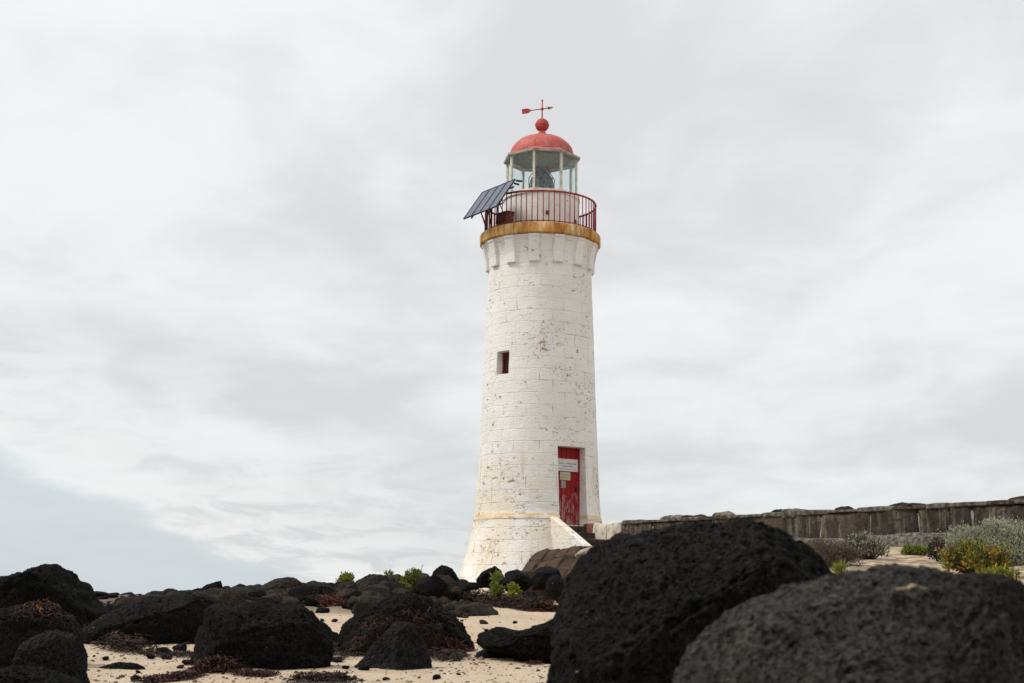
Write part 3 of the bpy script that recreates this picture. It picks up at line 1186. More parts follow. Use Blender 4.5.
def poly_radius(pts, n=180):
    pts = np.array(pts, float)
    c = np.array([(pts[:, 0].min() + pts[:, 0].max()) / 2, (pts[:, 1].min() + pts[:, 1].max()) / 2])
    q = pts - c
    out = np.zeros(n)
    for k in range(n):
        th = 2 * PI * k / n - PI
        d = np.array([math.cos(th), math.sin(th)])
        best = 0
        for i in range(len(q)):
            a, b = q[i], q[(i + 1) % len(q)]
            e = b - a
            den_ = d[0] * e[1] - d[1] * e[0]
            if abs(den_) < 1e-12: continue
            tt = (a[0] * e[1] - a[1] * e[0]) / den_
            ss = (a[0] * d[1] - a[1] * d[0]) / den_
            if tt > 0 and -1e-9 <= ss <= 1 + 1e-9: best = max(best, tt)
        out[k] = best
    ker = np.array([1, 2, 3, 2, 1.0]); ker /= ker.sum()
    ext = np.concatenate([out[-2:], out, out[:2]])
    return c, np.convolve(ext, ker, 'valid')


def rough_rock(v, size, seed, pits, facets=.5, cuts=(), fine=1.0):
    """real relief: lumps, broken ledges, gas holes"""
    ctr = v.mean(0)
    nrm_ = v - ctr
    nrm_ /= np.maximum(np.linalg.norm(nrm_, axis=1, keepdims=True), 1e-6)
    s = size
    p = v / s
    w = p + .25 * np.stack([fbm(p * 2, seed + 61, 2), fbm(p * 2, seed + 62, 2), fbm(p * 2, seed + 63, 2)], -1)
    cell = worley(w * 2.4, seed + 9)
    rs_ = np.random.default_rng(seed + 500)
    q = v - ctr
    for _ in range(int(3 + facets * 9)):          # broken faces
        n_ = rs_.normal(size=3) * np.array([.8, 1.0, .8]); n_[1] = -abs(n_[1]) if rs_.random() < .75 else abs(n_[1])
        n_ /= np.linalg.norm(n_)
        pr_ = q @ n_
        dd = pr_.max() * rs_.uniform(.72, .93)
        q = q - n_ * (np.maximum(0, pr_ - dd) * .85)[:, None]
    for n_, fr_ in cuts:
        n_ = np.array(n_, float); n_ /= np.linalg.norm(n_)
        pr_ = q @ n_
        q = q - n_ * (np.maximum(0, pr_ - pr_.max() * fr_) * .82)[:, None]
    v = q + ctr
    rid = 1 - np.abs(fbm(p * 4.5 + 3.3, seed + 77, 4, .55)) * 2
    disp = s * (.055 * fbm(p * 2.3, seed, 3) + facets * .08 * (cell - .5) * -1 + .040 * fbm(p * 8, seed + 3, 4, .65) + (.03 + .035 * (facets > .5)) * (rid - .6))
    if pits:
        mask = .5 + .5 * fbm(v * 3.0, seed + 70, 2)
        hole = worley(v * 17.0 * fine, seed + 41)
        disp -= .030 / fine ** 1.6 * np.clip(1 - hole / .42, 0, 1) ** .7 * (mask > .38) * pits
        hole = worley(v * 42.0 * fine, seed + 43)
        disp -= .014 / fine * np.clip(1 - hole / .48, 0, 1) ** .7 * pits
        disp += .006 * fbm(v * 30, seed + 50, 3, .7) * pits
    return v + nrm_ * disp[:, None]


def poly_rock(name, pts, d, thick, sub=5, mat='basalt', label=None, cat='rock', group=None, e=.72, pits=1.0, seed=None, facets=.5, skew=0.0, register=True, cuts=(), fine=1.0):
    wp = [P(x, y, d) for x, y in pts]
    q = [(w.x, w.z) for w in wp]
    c, rr_ = poly_radius(q)
    dirs, f = ico(sub)
    th = np.arctan2(dirs[:, 2], dirs[:, 0])
    s = np.hypot(dirs[:, 0], dirs[:, 2])
    rad = np.interp((th + PI) / (2 * PI) * len(rr_), np.arange(len(rr_) + 1), np.append(rr_, rr_[0]))
    sp = s ** e
    v = np.empty_like(dirs)
    v[:, 0] = np.cos(th) * rad * sp
    v[:, 2] = np.sin(th) * rad * sp
    v[:, 1] = np.sign(dirs[:, 1]) * np.abs(dirs[:, 1]) ** .8 * thick + skew * v[:, 2]
    size = float(np.mean(rr_))
    sd = seed if seed is not None else int(abs(pts[0][0] * 7 + pts[0][1] * 13)) % 900
    v = rough_rock(v, size, sd, pits if d < 20 else 0, facets, cuts, fine)
    zg = g1(c[0], d)
    org = Vector((c[0], d, min(c[1], zg)))
    off = np.array([0, 0, c[1] - org.z])
    o = link(name, mesh_np(name, v + off, f, M[mat]), None, org)
    tag(o, label, cat, group)
    if register: reg(v + off + np.array(org), f)
    return o


def free_rock(x, y, sx, sy, sz, sink, seed, mat, label, group, sub=4, name='rock', cuts=9):
    rs = np.random.default_rng(seed)
    v, f = ico(sub)
    v = v.copy()
    for _ in range(cuts):
        n_ = rs.normal(size=3); n_ /= np.linalg.norm(n_)
        dd = rs.uniform(.55, .85)
        v -= n_ * np.maximum(0, v @ n_ - dd)[:, None]
    a = rs.uniform(0, 2 * PI)
    ca, sa = math.cos(a), math.sin(a)
    v = v * np.array([sx, sy, sz])
    tl = rs.uniform(-.35, .35)
    v = v @ np.array([[1, 0, tl], [0, 1, 0], [-tl, 0, 1]])
    s = (sx + sy + sz) / 3
    p = v / s
    nrm_ = v / np.maximum(np.linalg.norm(v, axis=1, keepdims=True), 1e-6)
    v = v + nrm_ * (s * (.07 * fbm(p * 2.2, seed, 3) + .06 * fbm(p * 6, seed + 5, 4, .6)))[:, None]
    zg = g1(x, y)
    v[:, 2] += sz * (1 - sink)
    o = link(name, mesh_np(name, v, f, M[mat]), None, (x, y, zg))
    o.rotation_euler = (0, 0, 0)
    tag(o, label, 'rock', group)
    reg(v + np.array([x, y, zg]), f)
    FREE.append((o, len(BVH_V) - 1, len(BVH_F) - 1))
    return o


# the two boulders close to the camera
poly_rock('boulder', [(536, 672), (543, 645), (543, 622), (552, 604), (562, 590), (562, 572), (576, 555), (598, 543), (640, 534), (688, 525), (735, 524), (775, 531), (806, 550), (828, 570),
                      (850, 600), (862, 660), (850, 730), (800, 790), (600, 800), (535, 750)], 6.0, .62, 7, 'basalt',
          'huge black pitted boulder in front of the stone wall, its rounded top hiding the wall', 'boulder', seed=5, facets=.3, e=.62, cuts=[((.30, -.95, -.12), .62), ((-.35, -.6, .75), .84), ((.5, -.5, .7), .86)])
bb = poly_rock('boulder', [(668, 690), (682, 660), (702, 640), (745, 613), (780, 594), (812, 580), (860, 571), (905, 571), (960, 577), (1024, 582), (1090, 594), (1160, 640), (1180, 730),
                           (1120, 850), (740, 850), (680, 760)], 4.2, .62, 7, 'basalt_weathered',
               'nearest blurred charcoal boulder filling the lower right corner, pitted with holes', 'boulder', seed=12, facets=.15, e=.62, skew=.25, fine=1.7, cuts=[((.80, -.58, .10), .36), ((-.05, -.55, .83), .80), ((-.75, -.45, .45), .86)])

HERO = [
    # pts, depth, thickness, sub, mat, label
    ([(-60, 590), (-20, 578), (0, 573), (25, 568), (45, 562), (62, 562), (76, 571), (89, 583), (99, 596), (110, 606), (118, 615), (112, 640), (60, 660), (-60, 660)], 20, .9, 6, 'basalt',
     'tall dark peaked boulder at the left edge, standing against the sky'),
    ([(84, 640), (92, 622), (110, 608), (135, 598), (165, 592), (203, 590), (222, 598), (220, 625), (205, 655), (160, 668), (110, 662), (88, 655)], 18.3, .8, 6, 'basalt',
     'long low dark boulder with a sloping back between the peaked boulder and the square one'),
    ([(186, 660), (192, 637), (202, 618), (208, 603), (225, 596), (262, 597), (300, 601), (318, 611), (330, 625), (332, 645), (328, 672), (300, 690), (240, 690), (200, 680)], 14.6, .6, 6, 'basalt',
     'large square black boulder with a flat top standing on the sand left of centre'),
    ([(341, 632), (345, 611), (358, 601), (385, 592), (405, 590), (428, 593), (445, 604), (460, 620), (476, 640), (472, 665), (440, 680), (380, 680), (348, 672)], 16.8, .7, 6, 'basalt',
     'domed black boulder draped with seaweed behind the triangular rock'),
    ([(347, 675), (366, 654), (384, 635), (397, 621), (412, 623), (423, 640), (431, 660), (434, 680), (420, 692), (360, 690)], 14.6, .35, 6, 'basalt_grey',
     'triangular grey rock leaning on the front of the seaweed draped boulder'),
    ([(466, 668), (478, 652), (495, 645), (510, 649), (520, 660), (510, 676), (475, 676)], 16.0, .3, 5, 'basalt_grey',
     'low grey hump of rock half buried in sand beside the saddle shaped rock'),
    ([(475, 642), (479, 630), (491, 623), (503, 629), (522, 631), (545, 624), (560, 614), (582, 608), (600, 620), (600, 680), (560, 676), (530, 664), (505, 654), (485, 650)], 15.6, .5, 6, 'basalt',
     'smooth black saddle shaped rock lying against the left side of the huge boulder'),
    ([(15, 670), (24, 646), (35, 633), (55, 629), (75, 637), (83, 655), (85, 690), (60, 715), (15, 705)], 11.8, .35, 6, 'basalt_grey',
     'rounded charcoal rock in the lower left corner, in front of the seaweed covered one'),
    ([(-50, 650), (-10, 614), (20, 605), (45, 606), (65, 617), (80, 632), (78, 660), (40, 690), (-50, 690)], 14.0, .6, 6, 'basalt',
     'broad rock below the peaked boulder, topped with dry seaweed'),
    ([(-50, 690), (-10, 671), (15, 666), (45, 670), (75, 681), (85, 700), (50, 730), (-50, 730)], 9.3, .4, 6, 'basalt',
     'low blurred rock cut off by the bottom left corner'),
    ([(82, 673), (100, 667), (118, 662), (136, 663), (146, 669), (136, 681), (95, 681)], 13.9, .16, 5, 'basalt_grey',
     'small slug shaped dark rock lying alone on the open sand'),
    ([(448, 618), (460, 606), (475, 602), (490, 606), (499, 612), (495, 622), (455, 622)], 25.5, .6, 5, 'basalt_brown',
     'low sandy grey rock in front of the dark line of seaweed'),
    ([(476, 580), (482, 572), (495, 566), (502, 571), (505, 580), (500, 588), (480, 588)], 31.6, .3, 5, 'basalt',
     'wedge shaped black rock leaning at the left foot of the tower'),
    ([(502, 584), (505, 573), (517, 568), (529, 574), (533, 584), (525, 592), (506, 592)], 31.0, .35, 5, 'basalt_grey',
     'round dark rock at the foot of the tower beside the leafy weed'),
    ([(529, 578), (536, 568), (549, 566), (559, 570), (562, 582), (550, 590), (533, 590)], 31.6, .35, 5, 'basalt_grey',
     'brownish round rock resting on the lower edge of the stone apron'),
    ([(544, 592), (548, 579), (556, 574), (564, 580), (563, 594), (556, 600), (546, 600)], 29.6, .22, 5, 'basalt_grey',
     'dark upright rock below the brown stone apron'),
    ([(556, 594), (562, 578), (573, 571), (584, 577), (586, 594), (575, 602), (558, 602)], 30.2, .3, 5, 'basalt_brown',
     'pale grey rock tucked behind the huge boulder near the apron'),
    ([(508, 598), (516, 592), (532, 591), (545, 596), (543, 602), (512, 602)], 30.0, .45, 5, 'basalt',
     'flat dark rock lying on the sand before the apron'),
    ([(430, 586), (433, 571), (442, 565), (452, 568), (459, 579), (458, 592), (434, 594)], 32.4, .35, 5, 'basalt',
     'tall rounded black rock on the ridge just left of the tower'),
    ([(430, 596), (439, 582), (448, 575), (458, 583), (462, 596), (455, 602), (433, 602)], 30.4, .3, 5, 'basalt_brown',
     'pointed grey rock below the tall rounded one on the ridge'),
    ([(398, 594), (404, 577), (415, 570), (428, 574), (434, 588), (428, 598), (402, 598)], 32.4, .4, 5, 'basalt_brown',
     'brown rounded rock on the ridge top left of the tall rounded black one'),
    ([(193, 596), (207, 585), (221, 580), (223, 591), (216, 604), (196, 604)], 29.0, .3, 4, 'basalt',
     'sharp black shark fin shaped rock on the skyline behind the square boulder'),
    ([(255, 600), (262, 587), (275, 579), (292, 577), (304, 583), (310, 598), (300, 606), (258, 606)], 29.5, .5, 5, 'basalt_brown',
     'wide brown grey rock on the skyline right of the shark fin shaped rock'),
    ([(352, 596), (356, 582), (370, 574), (386, 575), (394, 587), (392, 600), (356, 602)], 30.5, .45, 5, 'basalt_brown',
     'block of brown rock on the ridge between the two clumps of green plants'),
    ([(552, 622), (556, 610), (566, 604), (580, 604), (590, 612), (588, 626)], 24.0, .4, 5, 'basalt_grey',
     'low grey rock just left of the huge boulder, at the end of the seaweed line'),
    ([(965, 592), (975, 580), (990, 575), (1003, 580), (1008, 592), (1000, 600), (970, 600)], 17.5, .2, 5, 'basalt_brown',
     'pale mottled stone on the dune sand under the yellow plant'),
    ([(1006, 598), (1012, 589), (1022, 586), (1034, 590), (1040, 600), (1010, 606)], 16.5, .15, 5, 'basalt',
     'dark stone at the right edge on the dune sand'),
]
CUTS = {'large square': [((.22, -.95, -.18), .62), ((-.85, -.5, .12), .74), ((0, -.25, .97), .80)],
        'long low': [((.1, -.9, -.3), .62), ((-.25, -.45, .86), .80)],
        'tall dark': [((.4, -.9, .1), .66), ((-.5, -.5, .7), .82)],
        'domed black': [((.3, -.9, .1), .66), ((-.6, -.5, .6), .82), ((.6, -.3, .7), .84)],
        'triangular': [((.55, -.8, .2), .68), ((-.6, -.7, .35), .72)],
        'rounded charcoal': [((.5, -.85, .0), .68), ((-.3, -.3, .9), .82)],
        'broad rock': [((.2, -.95, .0), .66), ((0, -.4, .9), .8)],
        'smooth black': [((.1, -.8, -.5), .66), ((0, -.5, .85), .78)]}
for pts, d, th_, sub, mt, lab in HERO:
    dy_ = 4.5 if 14 < d < 21 and len(pts) > 7 and not lab.startswith(('triang', 'smooth', 'broad')) else 0
    pts = [(x_, y_ + dy_) for x_, y_ in pts]
    cu = next((v_ for k_, v_ in CUTS.items() if lab.startswith(k_)), ())
    poly_rock('rock', pts, d, th_, sub, mt, lab, 'rock', None, cuts=cu, e=.64, facets=.3 if lab.startswith('triang') else .65)

# sand caught in a hollow of the near boulder is part of that boulder
bpy.context.view_layer.update()

# rubble along the ridge on the left: single stones
rs = np.random.default_rng(41)
tops = np.array([(100, 604), (130, 599), (165, 593), (190, 592), (225, 588), (260, 587), (300, 586), (330, 586), (365, 581), (400, 577), (430, 577), (470, 584)], float)
def pix(p):
    q = CAM_R.transposed() @ (Vector(p) - Vector((0, 0, CAM_Z)))
    return 512 + F * q.x / -q.z, 341.5 - F * q.y / -q.z


cnt = 0
for i in range(1000):
    px = rs.uniform(92, 468)
    d = rs.uniform(24.0, 33.5)
    x = P(px, 600, d).x
    zg = g1(x, d)
    w = float(np.clip(rs.lognormal(-1.85, .45), .07, .42))
    if (296 < px < 358 and d < 28) or (px > 415 and d < 29.5 and w > .17): continue
    hgt = w * rs.uniform(.55, .9)
    sink = rs.uniform(.15, .55)
    lim = np.interp(px, tops[:, 0], tops[:, 1]) + rs.uniform(-3, 4)
    zmax = P(px, lim, d).z
    top = zg + hgt * (1.86 - sink)
    if d > 29.5 and rs.random() < .55:          # stones stacked on the crest
        zg_up = min(max(0.0, zmax - top), .25)
        if top > zmax: hgt *= max(.25, (zmax - zg) / (top - zg)); w *= .7
    else:
        zg_up = 0.0
        if zmax - zg < .03: continue
        if top > zmax:
            f_ = max(.3, (zmax - zg) / (top - zg)); hgt *= f_; w *= max(f_, .5)
    mt = ['basalt_grey', 'basalt_brown', 'basalt_brown', 'basalt'][rs.integers(4)]
    dk = 'dark' if mt == 'basalt' else ('brown' if mt == 'basalt_brown' else 'grey')
    sz_ = 'small' if w < .28 else 'larger'
    free_rock(x, d, w, w * rs.uniform(.7, 1.1), hgt, sink - zg_up / max(hgt, .05), 100 + i, mt,
              f'{sz_} {dk} stone among the rubble heaped along the ridge left of the tower', f'{sz_} {dk} stones of the ridge rubble', sub=4)
    cnt += 1
# stones round the seaweed line and the open sand
spots = [(335, 651, .12), (345, 655, .10), (330, 645, .16), (338, 662, .07), (120, 668, .06), (163, 655, .10), (180, 650, .09), (150, 660, .05), (520, 590, .16), (562, 603, .16), (472, 589, .2),
         (456, 592, .18), (500, 588, .2), (478, 585, .18), (463, 588, .14), (322, 613, .14), (312, 606, .16), (350, 609, .18), (540, 587, .2), (585, 590, .3), (300, 604, .2), (280, 600, .2)]


def ground_hit(px, py):
    r = ray(px, py)
    ds_ = np.arange(4, 40, .05)
    t = ds_ / r.y
    hit = np.nonzero(CAM_Z + r.z * t <= G(r.x * t, ds_))[0]
    d = float(ds_[hit[0]]) if len(hit) else 30.0
    return P(px, py, d).x, d


for i, (px, py, w) in enumerate(spots):
    x, d = ground_hit(px, py)
    far = d > 21
    free_rock(x, d, w, w * .8, w * .6, .45, 400 + i, 'basalt' if i % 3 else 'basalt_grey',
              'dark stone half sunk in the sand near the line of seaweed' if far else 'small dark stone lying on sand between the boulders',
              'dark stones by the seaweed line' if far else 'small dark stones between the boulders', sub=4)

rs2 = np.random.default_rng(91)
for i in range(70):
    px, py = rs2.uniform(90, 560), rs2.uniform(600, 682)
    x, d = ground_hit(px, py)
    w = float(np.clip(rs2.lognormal(-3.3, .45), .02, .065)) * (1.3 if d > 20 else 1)
    free_rock(x, d, w, w * rs2.uniform(.7, 1), w * rs2.uniform(.4, .7), .4, 700 + i, ['basalt', 'basalt_grey', 'basalt_brown'][i % 3],
              'fist sized stone strewn on the open sand between the boulders', 'fist sized stones strewn on the sand', sub=3)

# ------------------------------------------------------------------ stone steps, apron and wall by the door
st_root = empty('stone_steps', (ax_x + ds.x * 1.6, ax_y + ds.y * 1.6, ZB), 'worn dark stone steps climbing to the red door between wing wall and painted blocks', 'steps')
off = Vector((-ds.x * 1.6, -ds.y * 1.6, 0))
for i in range(5):
    zt_ = Z_SILL - .02 - i * .165
    mb = MB()
    r0 = 1.40 + i * .30 if i else 1.30
    r1 = 1.72 + i * .30
    mb.box(off + ds * (r0 + r1) / 2 + dt * .03 + Vector((0, 0, zt_ - .25)), ds * (r1 - r0) / 2, dt * .515, (0, 0, .25))
    o = mb.build('step', M['step_stone'], st_root)
    bv = o.modifiers.new('bv', 'BEVEL'); bv.width = .02; bv.segments = 2
TL, TR_, BL, BR = P(543, 552, 34.3), P(612, 545, 32.7), P(517, 580, 33.2), P(590, 580, 31.2)
mb = MB()
aorg = Vector(((TL.x + BR.x) / 2, (TL.y + BR.y) / 2, 1.4))
rs = np.random.default_rng(15)
NU, NV = 6, 3
vv0, ff0 = ico(5)
sq = np.sign(vv0) * np.abs(vv0) ** .07
sq = sq / np.abs(sq).max(0)
for iu in range(NU):
    ov = rs.uniform(-.42, .42)
    for iv in range(NV):
        def bil(a_, b_):
            return (TL * (1 - a_) + TR_ * a_) * (1 - b_) + (BL * (1 - a_) + BR * a_) * b_
        u0, u1 = iu / NU, (iu + 1) / NU
        w0, w1 = max(0, (iv + (ov if iv else 0)) / NV), min(1, (iv + 1 + (ov if iv < NV - 1 else 0)) / NV)
        c0 = bil((u0 + u1) / 2, (w0 + w1) / 2)
        ea = (bil(u1, (w0 + w1) / 2) - bil(u0, (w0 + w1) / 2)) * .505
        eb = (bil((u0 + u1) / 2, w1) - bil((u0 + u1) / 2, w0)) * .515
        en = ea.cross(eb).normalized()
        if en.z < 0: en = -en
        c0 = c0 + en * (rs.uniform(-.015, .02)) + Vector((0, 0, -.22))
        q_ = np.outer(sq[:, 0], np.array(ea)) + np.outer(sq[:, 1], np.array(eb)) + np.outer(sq[:, 2], np.array(en) * .26)
        q_ = q_ + np.array(c0 - aorg)
        dn = fbm(q_ * 2.6, 5, 4, .6) * .13 + fbm(q_ * 8, 6, 5, .68) * .10
        q_ = q_ + np.outer(dn, np.array(en))
        mb.add(q_, ff0, 0, True)
mb.box((.1, .5, -.25), (1.0, 0, 0), (0, .75, 0), (0, 0, .45), 0)
tag(mb.build('stone_apron', M['brown_slab'], None, aorg), 'sloping apron of brown stone slabs below the white wing wall', 'stonework')
for k, (pts, d, lab) in enumerate([([(574, 556), (580, 550), (590, 547), (598, 547), (590, 553), (580, 560)], 32.2, 'pale worn slab lying on the apron at the foot of the steps'),
                                   ([(582, 561), (590, 554), (602, 549), (610, 549), (600, 556), (590, 564)], 31.8, 'lower pale slab lying on the apron beside the huge boulder')]):
    poly_rock('stone_slab', pts, d, .25, 4, 'basalt_brown', lab, 'slab', e=.6, pits=0, facets=.1).data.materials[0] = M['pale_step']

wA = P(589, 524.5, 35.0)
wB = P(1075, 498.5, 26.1)
wdir = (Vector((wB.x, wB.y, 0)) - Vector((wA.x, wA.y, 0)))
WLEN = wdir.length
wdir.normalize()
wnrm = Vector((wdir.y, -wdir.x, 0))          # towards the camera side
if wnrm.y > 0: wnrm = -wnrm
WZT, WZBt = (wA.z + wB.z) / 2, 2.28
slope = (wB.z - wA.z) / WLEN
wall = empty('stone_wall', (wA.x, wA.y, 1.9), 'long dark basalt wall with pale vertical joints running right from the tower', 'wall')
wrot = math.atan2(wdir.y, wdir.x)
wall.rotation_euler = (0, 0, wrot)
TH = .24


def wblock(mb, x0, x1, z0, z1, seed, mat=0, th=TH, sub=5, e=.16):
    v, f = ico(sub)
    v = np.sign(v) * np.abs(v) ** e
    v = v / np.abs(v).max(0)
    v = v * np.array([(x1 - x0) / 2, th, (z1 - z0) / 2])
    n_ = v / np.maximum(np.linalg.norm(v, axis=1, keepdims=True), 1e-6)
    q = v + np.array([seed * 3.1, 0, 0])
    v = v + n_ * (.055 * fbm(q * 3.0, seed, 4) + .045 * fbm(q * 9, seed + 3, 4, .68))[:, None]
    mb.add(v + np.array([(x0 + x1) / 2, 0, (z0 + z1) / 2]), f, mat, True)


hz = lambda x: wA.z + slope * x - 1.9
mb = MB()
rs = np.random.default_rng(5)
x = 1.28
blocks = []
zlow = WZBt - 1.9
while x < WLEN:
    w = float(rs.choice([.5, .62, .75, .9, 1.15]) * rs.uniform(.9, 1.1))
    blocks.append((x, x + w))
    wblock(mb, x + .012, x + w - .012, zlow - .35, hz(x + w / 2) - .03 + rs.uniform(-.035, .03), int(x * 50))
    x += w
masonry = mb.build('masonry', M['wall_stone'], wall)
mb = MB()
mb.box((WLEN / 2, .03, (zlow + hz(WLEN / 2)) / 2 - .05), (WLEN / 2 - .05, 0, slope * WLEN / 2 * .9), (0, TH * .97, 0), (0, 0, (hz(0) - zlow) / 2 - .06))
mb.build('mortar_core', M['mortar'], wall)
for x0, x1, mt, lab in ((.02, .36, 'red_stone', 'worn red brown block nearest the door'), (.37, .80, 'peeling_white', None), (.81, 1.26, 'peeling_white', None)):
    mb = MB(); wblock(mb, x0, x1, zlow - .1, hz(x0) - .0, int(x0 * 90) + 3, 0, TH + .02)
    o = mb.build('painted_block', M[mt], wall)
    o['label'] = lab or 'block still painted white'
x = 1.3
k = 0
while x < WLEN:
    w = float(rs.uniform(.35, .95))
    if rs.random() < 2:
        v, f = ico(5)
        v = np.sign(v) * np.abs(v) ** .38
        hh = float(rs.choice([.035, .045, .05, .06, .11]))
        v = v * np.array([w / 2, TH + .03, hh])
        n_ = v / np.maximum(np.linalg.norm(v, axis=1, keepdims=True), 1e-6)
        v = v + n_ * (.06 * fbm(v * 4 + k * 7.7, k, 5, .65))[:, None]
        o = link('cap_stone', mesh_np('cap_stone', v, f, M['cap'] if rs.random() < .8 else M['wall_stone']), wall)
        o.location = (x + w / 2, 0, hz(x + w / 2) - .02)
    x += w * .88
    k += 1
for q_ in range(12):
    xx = float(rs.uniform(2.0, WLEN - .2)); w = float(rs.uniform(.16, .42))
    v, f = ico(4)
    v = v * np.array([w, .15, float(rs.uniform(.05, .10))])
    n_ = v / np.maximum(np.linalg.norm(v, axis=1, keepdims=True), 1e-6)
    v = v + n_ * (.05 * fbm(v * 6 + q_ * 3.7, q_, 4, .6))[:, None]
    o = link('cap_stone', mesh_np('cap_stone', v, f, M['basalt_brown'] if q_ % 3 else M['cap']), wall)
    o.location = (xx, float(rs.uniform(-.06, .06)), hz(xx) + .025)
mb = MB()
x = 1.2
while x < WLEN:
    w = float(rs.uniform(.5, 1.2))
    wblock(mb, x, x + w + .05, zlow - 1.1, zlow + .05 + rs.uniform(-.04, .03), int(x * 31) + 7, 0, TH + .20, 5, .14)
    x += w
o = mb.build('footing', M['footing'], wall)


# ------------------------------------------------------------------ plants
class Leaves:
    def __init__(s): s.v, s.f, s.m, s.n = [], [], [], 0

    def leaf(s, p, d, side, L, W, mat=0, bend=.2):
        d = d / np.linalg.norm(d); side = side - d * (side @ d)
        side = side / max(np.linalg.norm(side), 1e-6)
        up_ = np.cross(side, d)
        a = [p, p + d * L * .45 + side * W / 2, p + d * L - up_ * L * bend, p + d * L * .45 - side * W / 2]
        s.v += a; s.f.append((s.n, s.n + 1, s.n + 2, s.n + 3)); s.m.append(mat); s.n += 4

    def ribbon(s, p, d, side, L, W, mat=0, k=5, rnd=None, flop=.25):
        pts = []
        d = d / np.linalg.norm(d)
        st = L / k
        for i in range(k + 1):
            wd = W * (1 - .75 * (i / k) ** 2)
            sd = side / max(np.linalg.norm(side), 1e-6)
            pts += [p + sd * wd / 2, p - sd * wd / 2]
            d = d + rnd.normal(size=3) * .35 + np.array([0, 0, -flop])
            d = d / np.linalg.norm(d)
            p = p + d * st
            side = side + rnd.normal(size=3) * .35
        s.v += pts
        for i in range(k):
            b_ = s.n + 2 * i
            s.f.append((b_, b_ + 1, b_ + 3, b_ + 2)); s.m.append(mat)
        s.n += len(pts)

    def build(s, name, mats, parent=None, loc=None):
        me = bpy.data.meshes.new(name)
        me.from_pydata([tuple(map(float, x)) for x in s.v], [], s.f)
        for q in (mats if isinstance(mats, (list, tuple)) else [mats]): me.materials.append(q)
        me.polygons.foreach_set('material_index', s.m)
        me.validate(); me.update()
        return link(name, me, parent, loc)


def shrub(name, px0, px1, ytop, ybase, d, mats, weights, n, L, W, label, cat='shrub', seed=1, twiggy=False, depth=1.0, flat=1.0, lumps=9, base_leaf=.0, group=None, lr=(.20, .40), sprigs=0):
    rs = np.random.default_rng(seed)
    a, b = P(px0, ybase, d), P(px1, ybase, d)
    cx = (a.x + b.x) / 2
    hw = (b.x - a.x) / 2
    z0 = g1(cx, d)
    H = P((px0 + px1) / 2, ytop, d).z - z0
    root = empty(name, (cx, d, z0), label, cat, group)
    lv = Leaves(); st = MB()
    # overlapping lumps give an uneven outline
    C = []
    for i in range(lumps):
        an = rs.uniform(0, 2 * PI); rr_ = math.sqrt(rs.uniform(0, 1)) * .72
        cxx, cyy = math.cos(an) * rr_ * hw, math.sin(an) * rr_ * hw * depth
        hh = H * (1 - .55 * rr_ ** 2) * rs.uniform(.62, 1.04)
        C.append((cxx, cyy, hh, hw * rs.uniform(*lr)))
    C.append((0, 0, H, hw * .42))
    for cx_, cy_, hh, r_ in C:
        for _ in range(3):
            e_ = rs.normal(size=3) * .12
            st.tube([(cx_ * .25, cy_ * .25, -.03), (cx_ * .7 + e_[0] * hw, cy_ * .7, hh * .45), (cx_ + e_[1] * hw, cy_ + e_[2] * hw, hh * .86)], [.014, .009, .004], 5)
    for _ in range(n):
        cx_, cy_, hh, r_ = C[rs.integers(len(C))]
        q = rs.normal(size=3); q /= np.linalg.norm(q)
        rad = rs.uniform(.35, 1.0) ** .5
        top = hh - r_ * .75
        p = np.array([cx_, cy_, max(top, r_ * .3)]) + q * rad * np.array([r_, r_, r_ * .8])
        if p[2] < -.02: p[2] = abs(p[2]) * .6
        p[2] = min(p[2], H * 1.03)
        if rs.random() < .45 and p[2] > H * .3: p[2] *= rs.uniform(.25, 1.0)
        dr = q + np.array([0, 0, .7]) + rs.normal(size=3) * .45
        mt = int(rs.choice(len(weights), p=weights))
        if twiggy:
            lv.ribbon(p, dr, rs.normal(size=3), L * rs.uniform(.6, 1.4), W, mt, 4, rs, .02)
        else:
            lv.leaf(p, dr, rs.normal(size=3), L * rs.uniform(.6, 1.3), W * rs.uniform(.7, 1.2), mt, rs.uniform(-.1, .35))
    for _ in range(sprigs):                       # loose shoots breaking the outline
        cx_, cy_, hh, r_ = C[rs.integers(len(C))]
        a_ = np.array([cx_ + rs.normal() * r_ * .5, cy_ + rs.normal() * r_ * .5, hh * .55])
        dr = np.array([rs.normal() * .45 + cx_ / hw * .5, rs.normal() * .45, 1.0]); dr /= np.linalg.norm(dr)
        Ls = H * rs.uniform(.3, .62)
        st.tube([a_, a_ + dr * Ls], [.006, .003], 5)
        mt = int(rs.choice(len(weights), p=weights))
        for k_ in range(9):
            q = a_ + dr * Ls * (.25 + .75 * k_ / 8)
            lv.leaf(q, dr * .5 + rs.normal(size=3) * .7, rs.normal(size=3), L * rs.uniform(.5, .9), W * .8, mt, .2)
    lv.build('foliage', [M[q] for q in mats], root)
    st.build('stems', M['stem'], root)
    return root


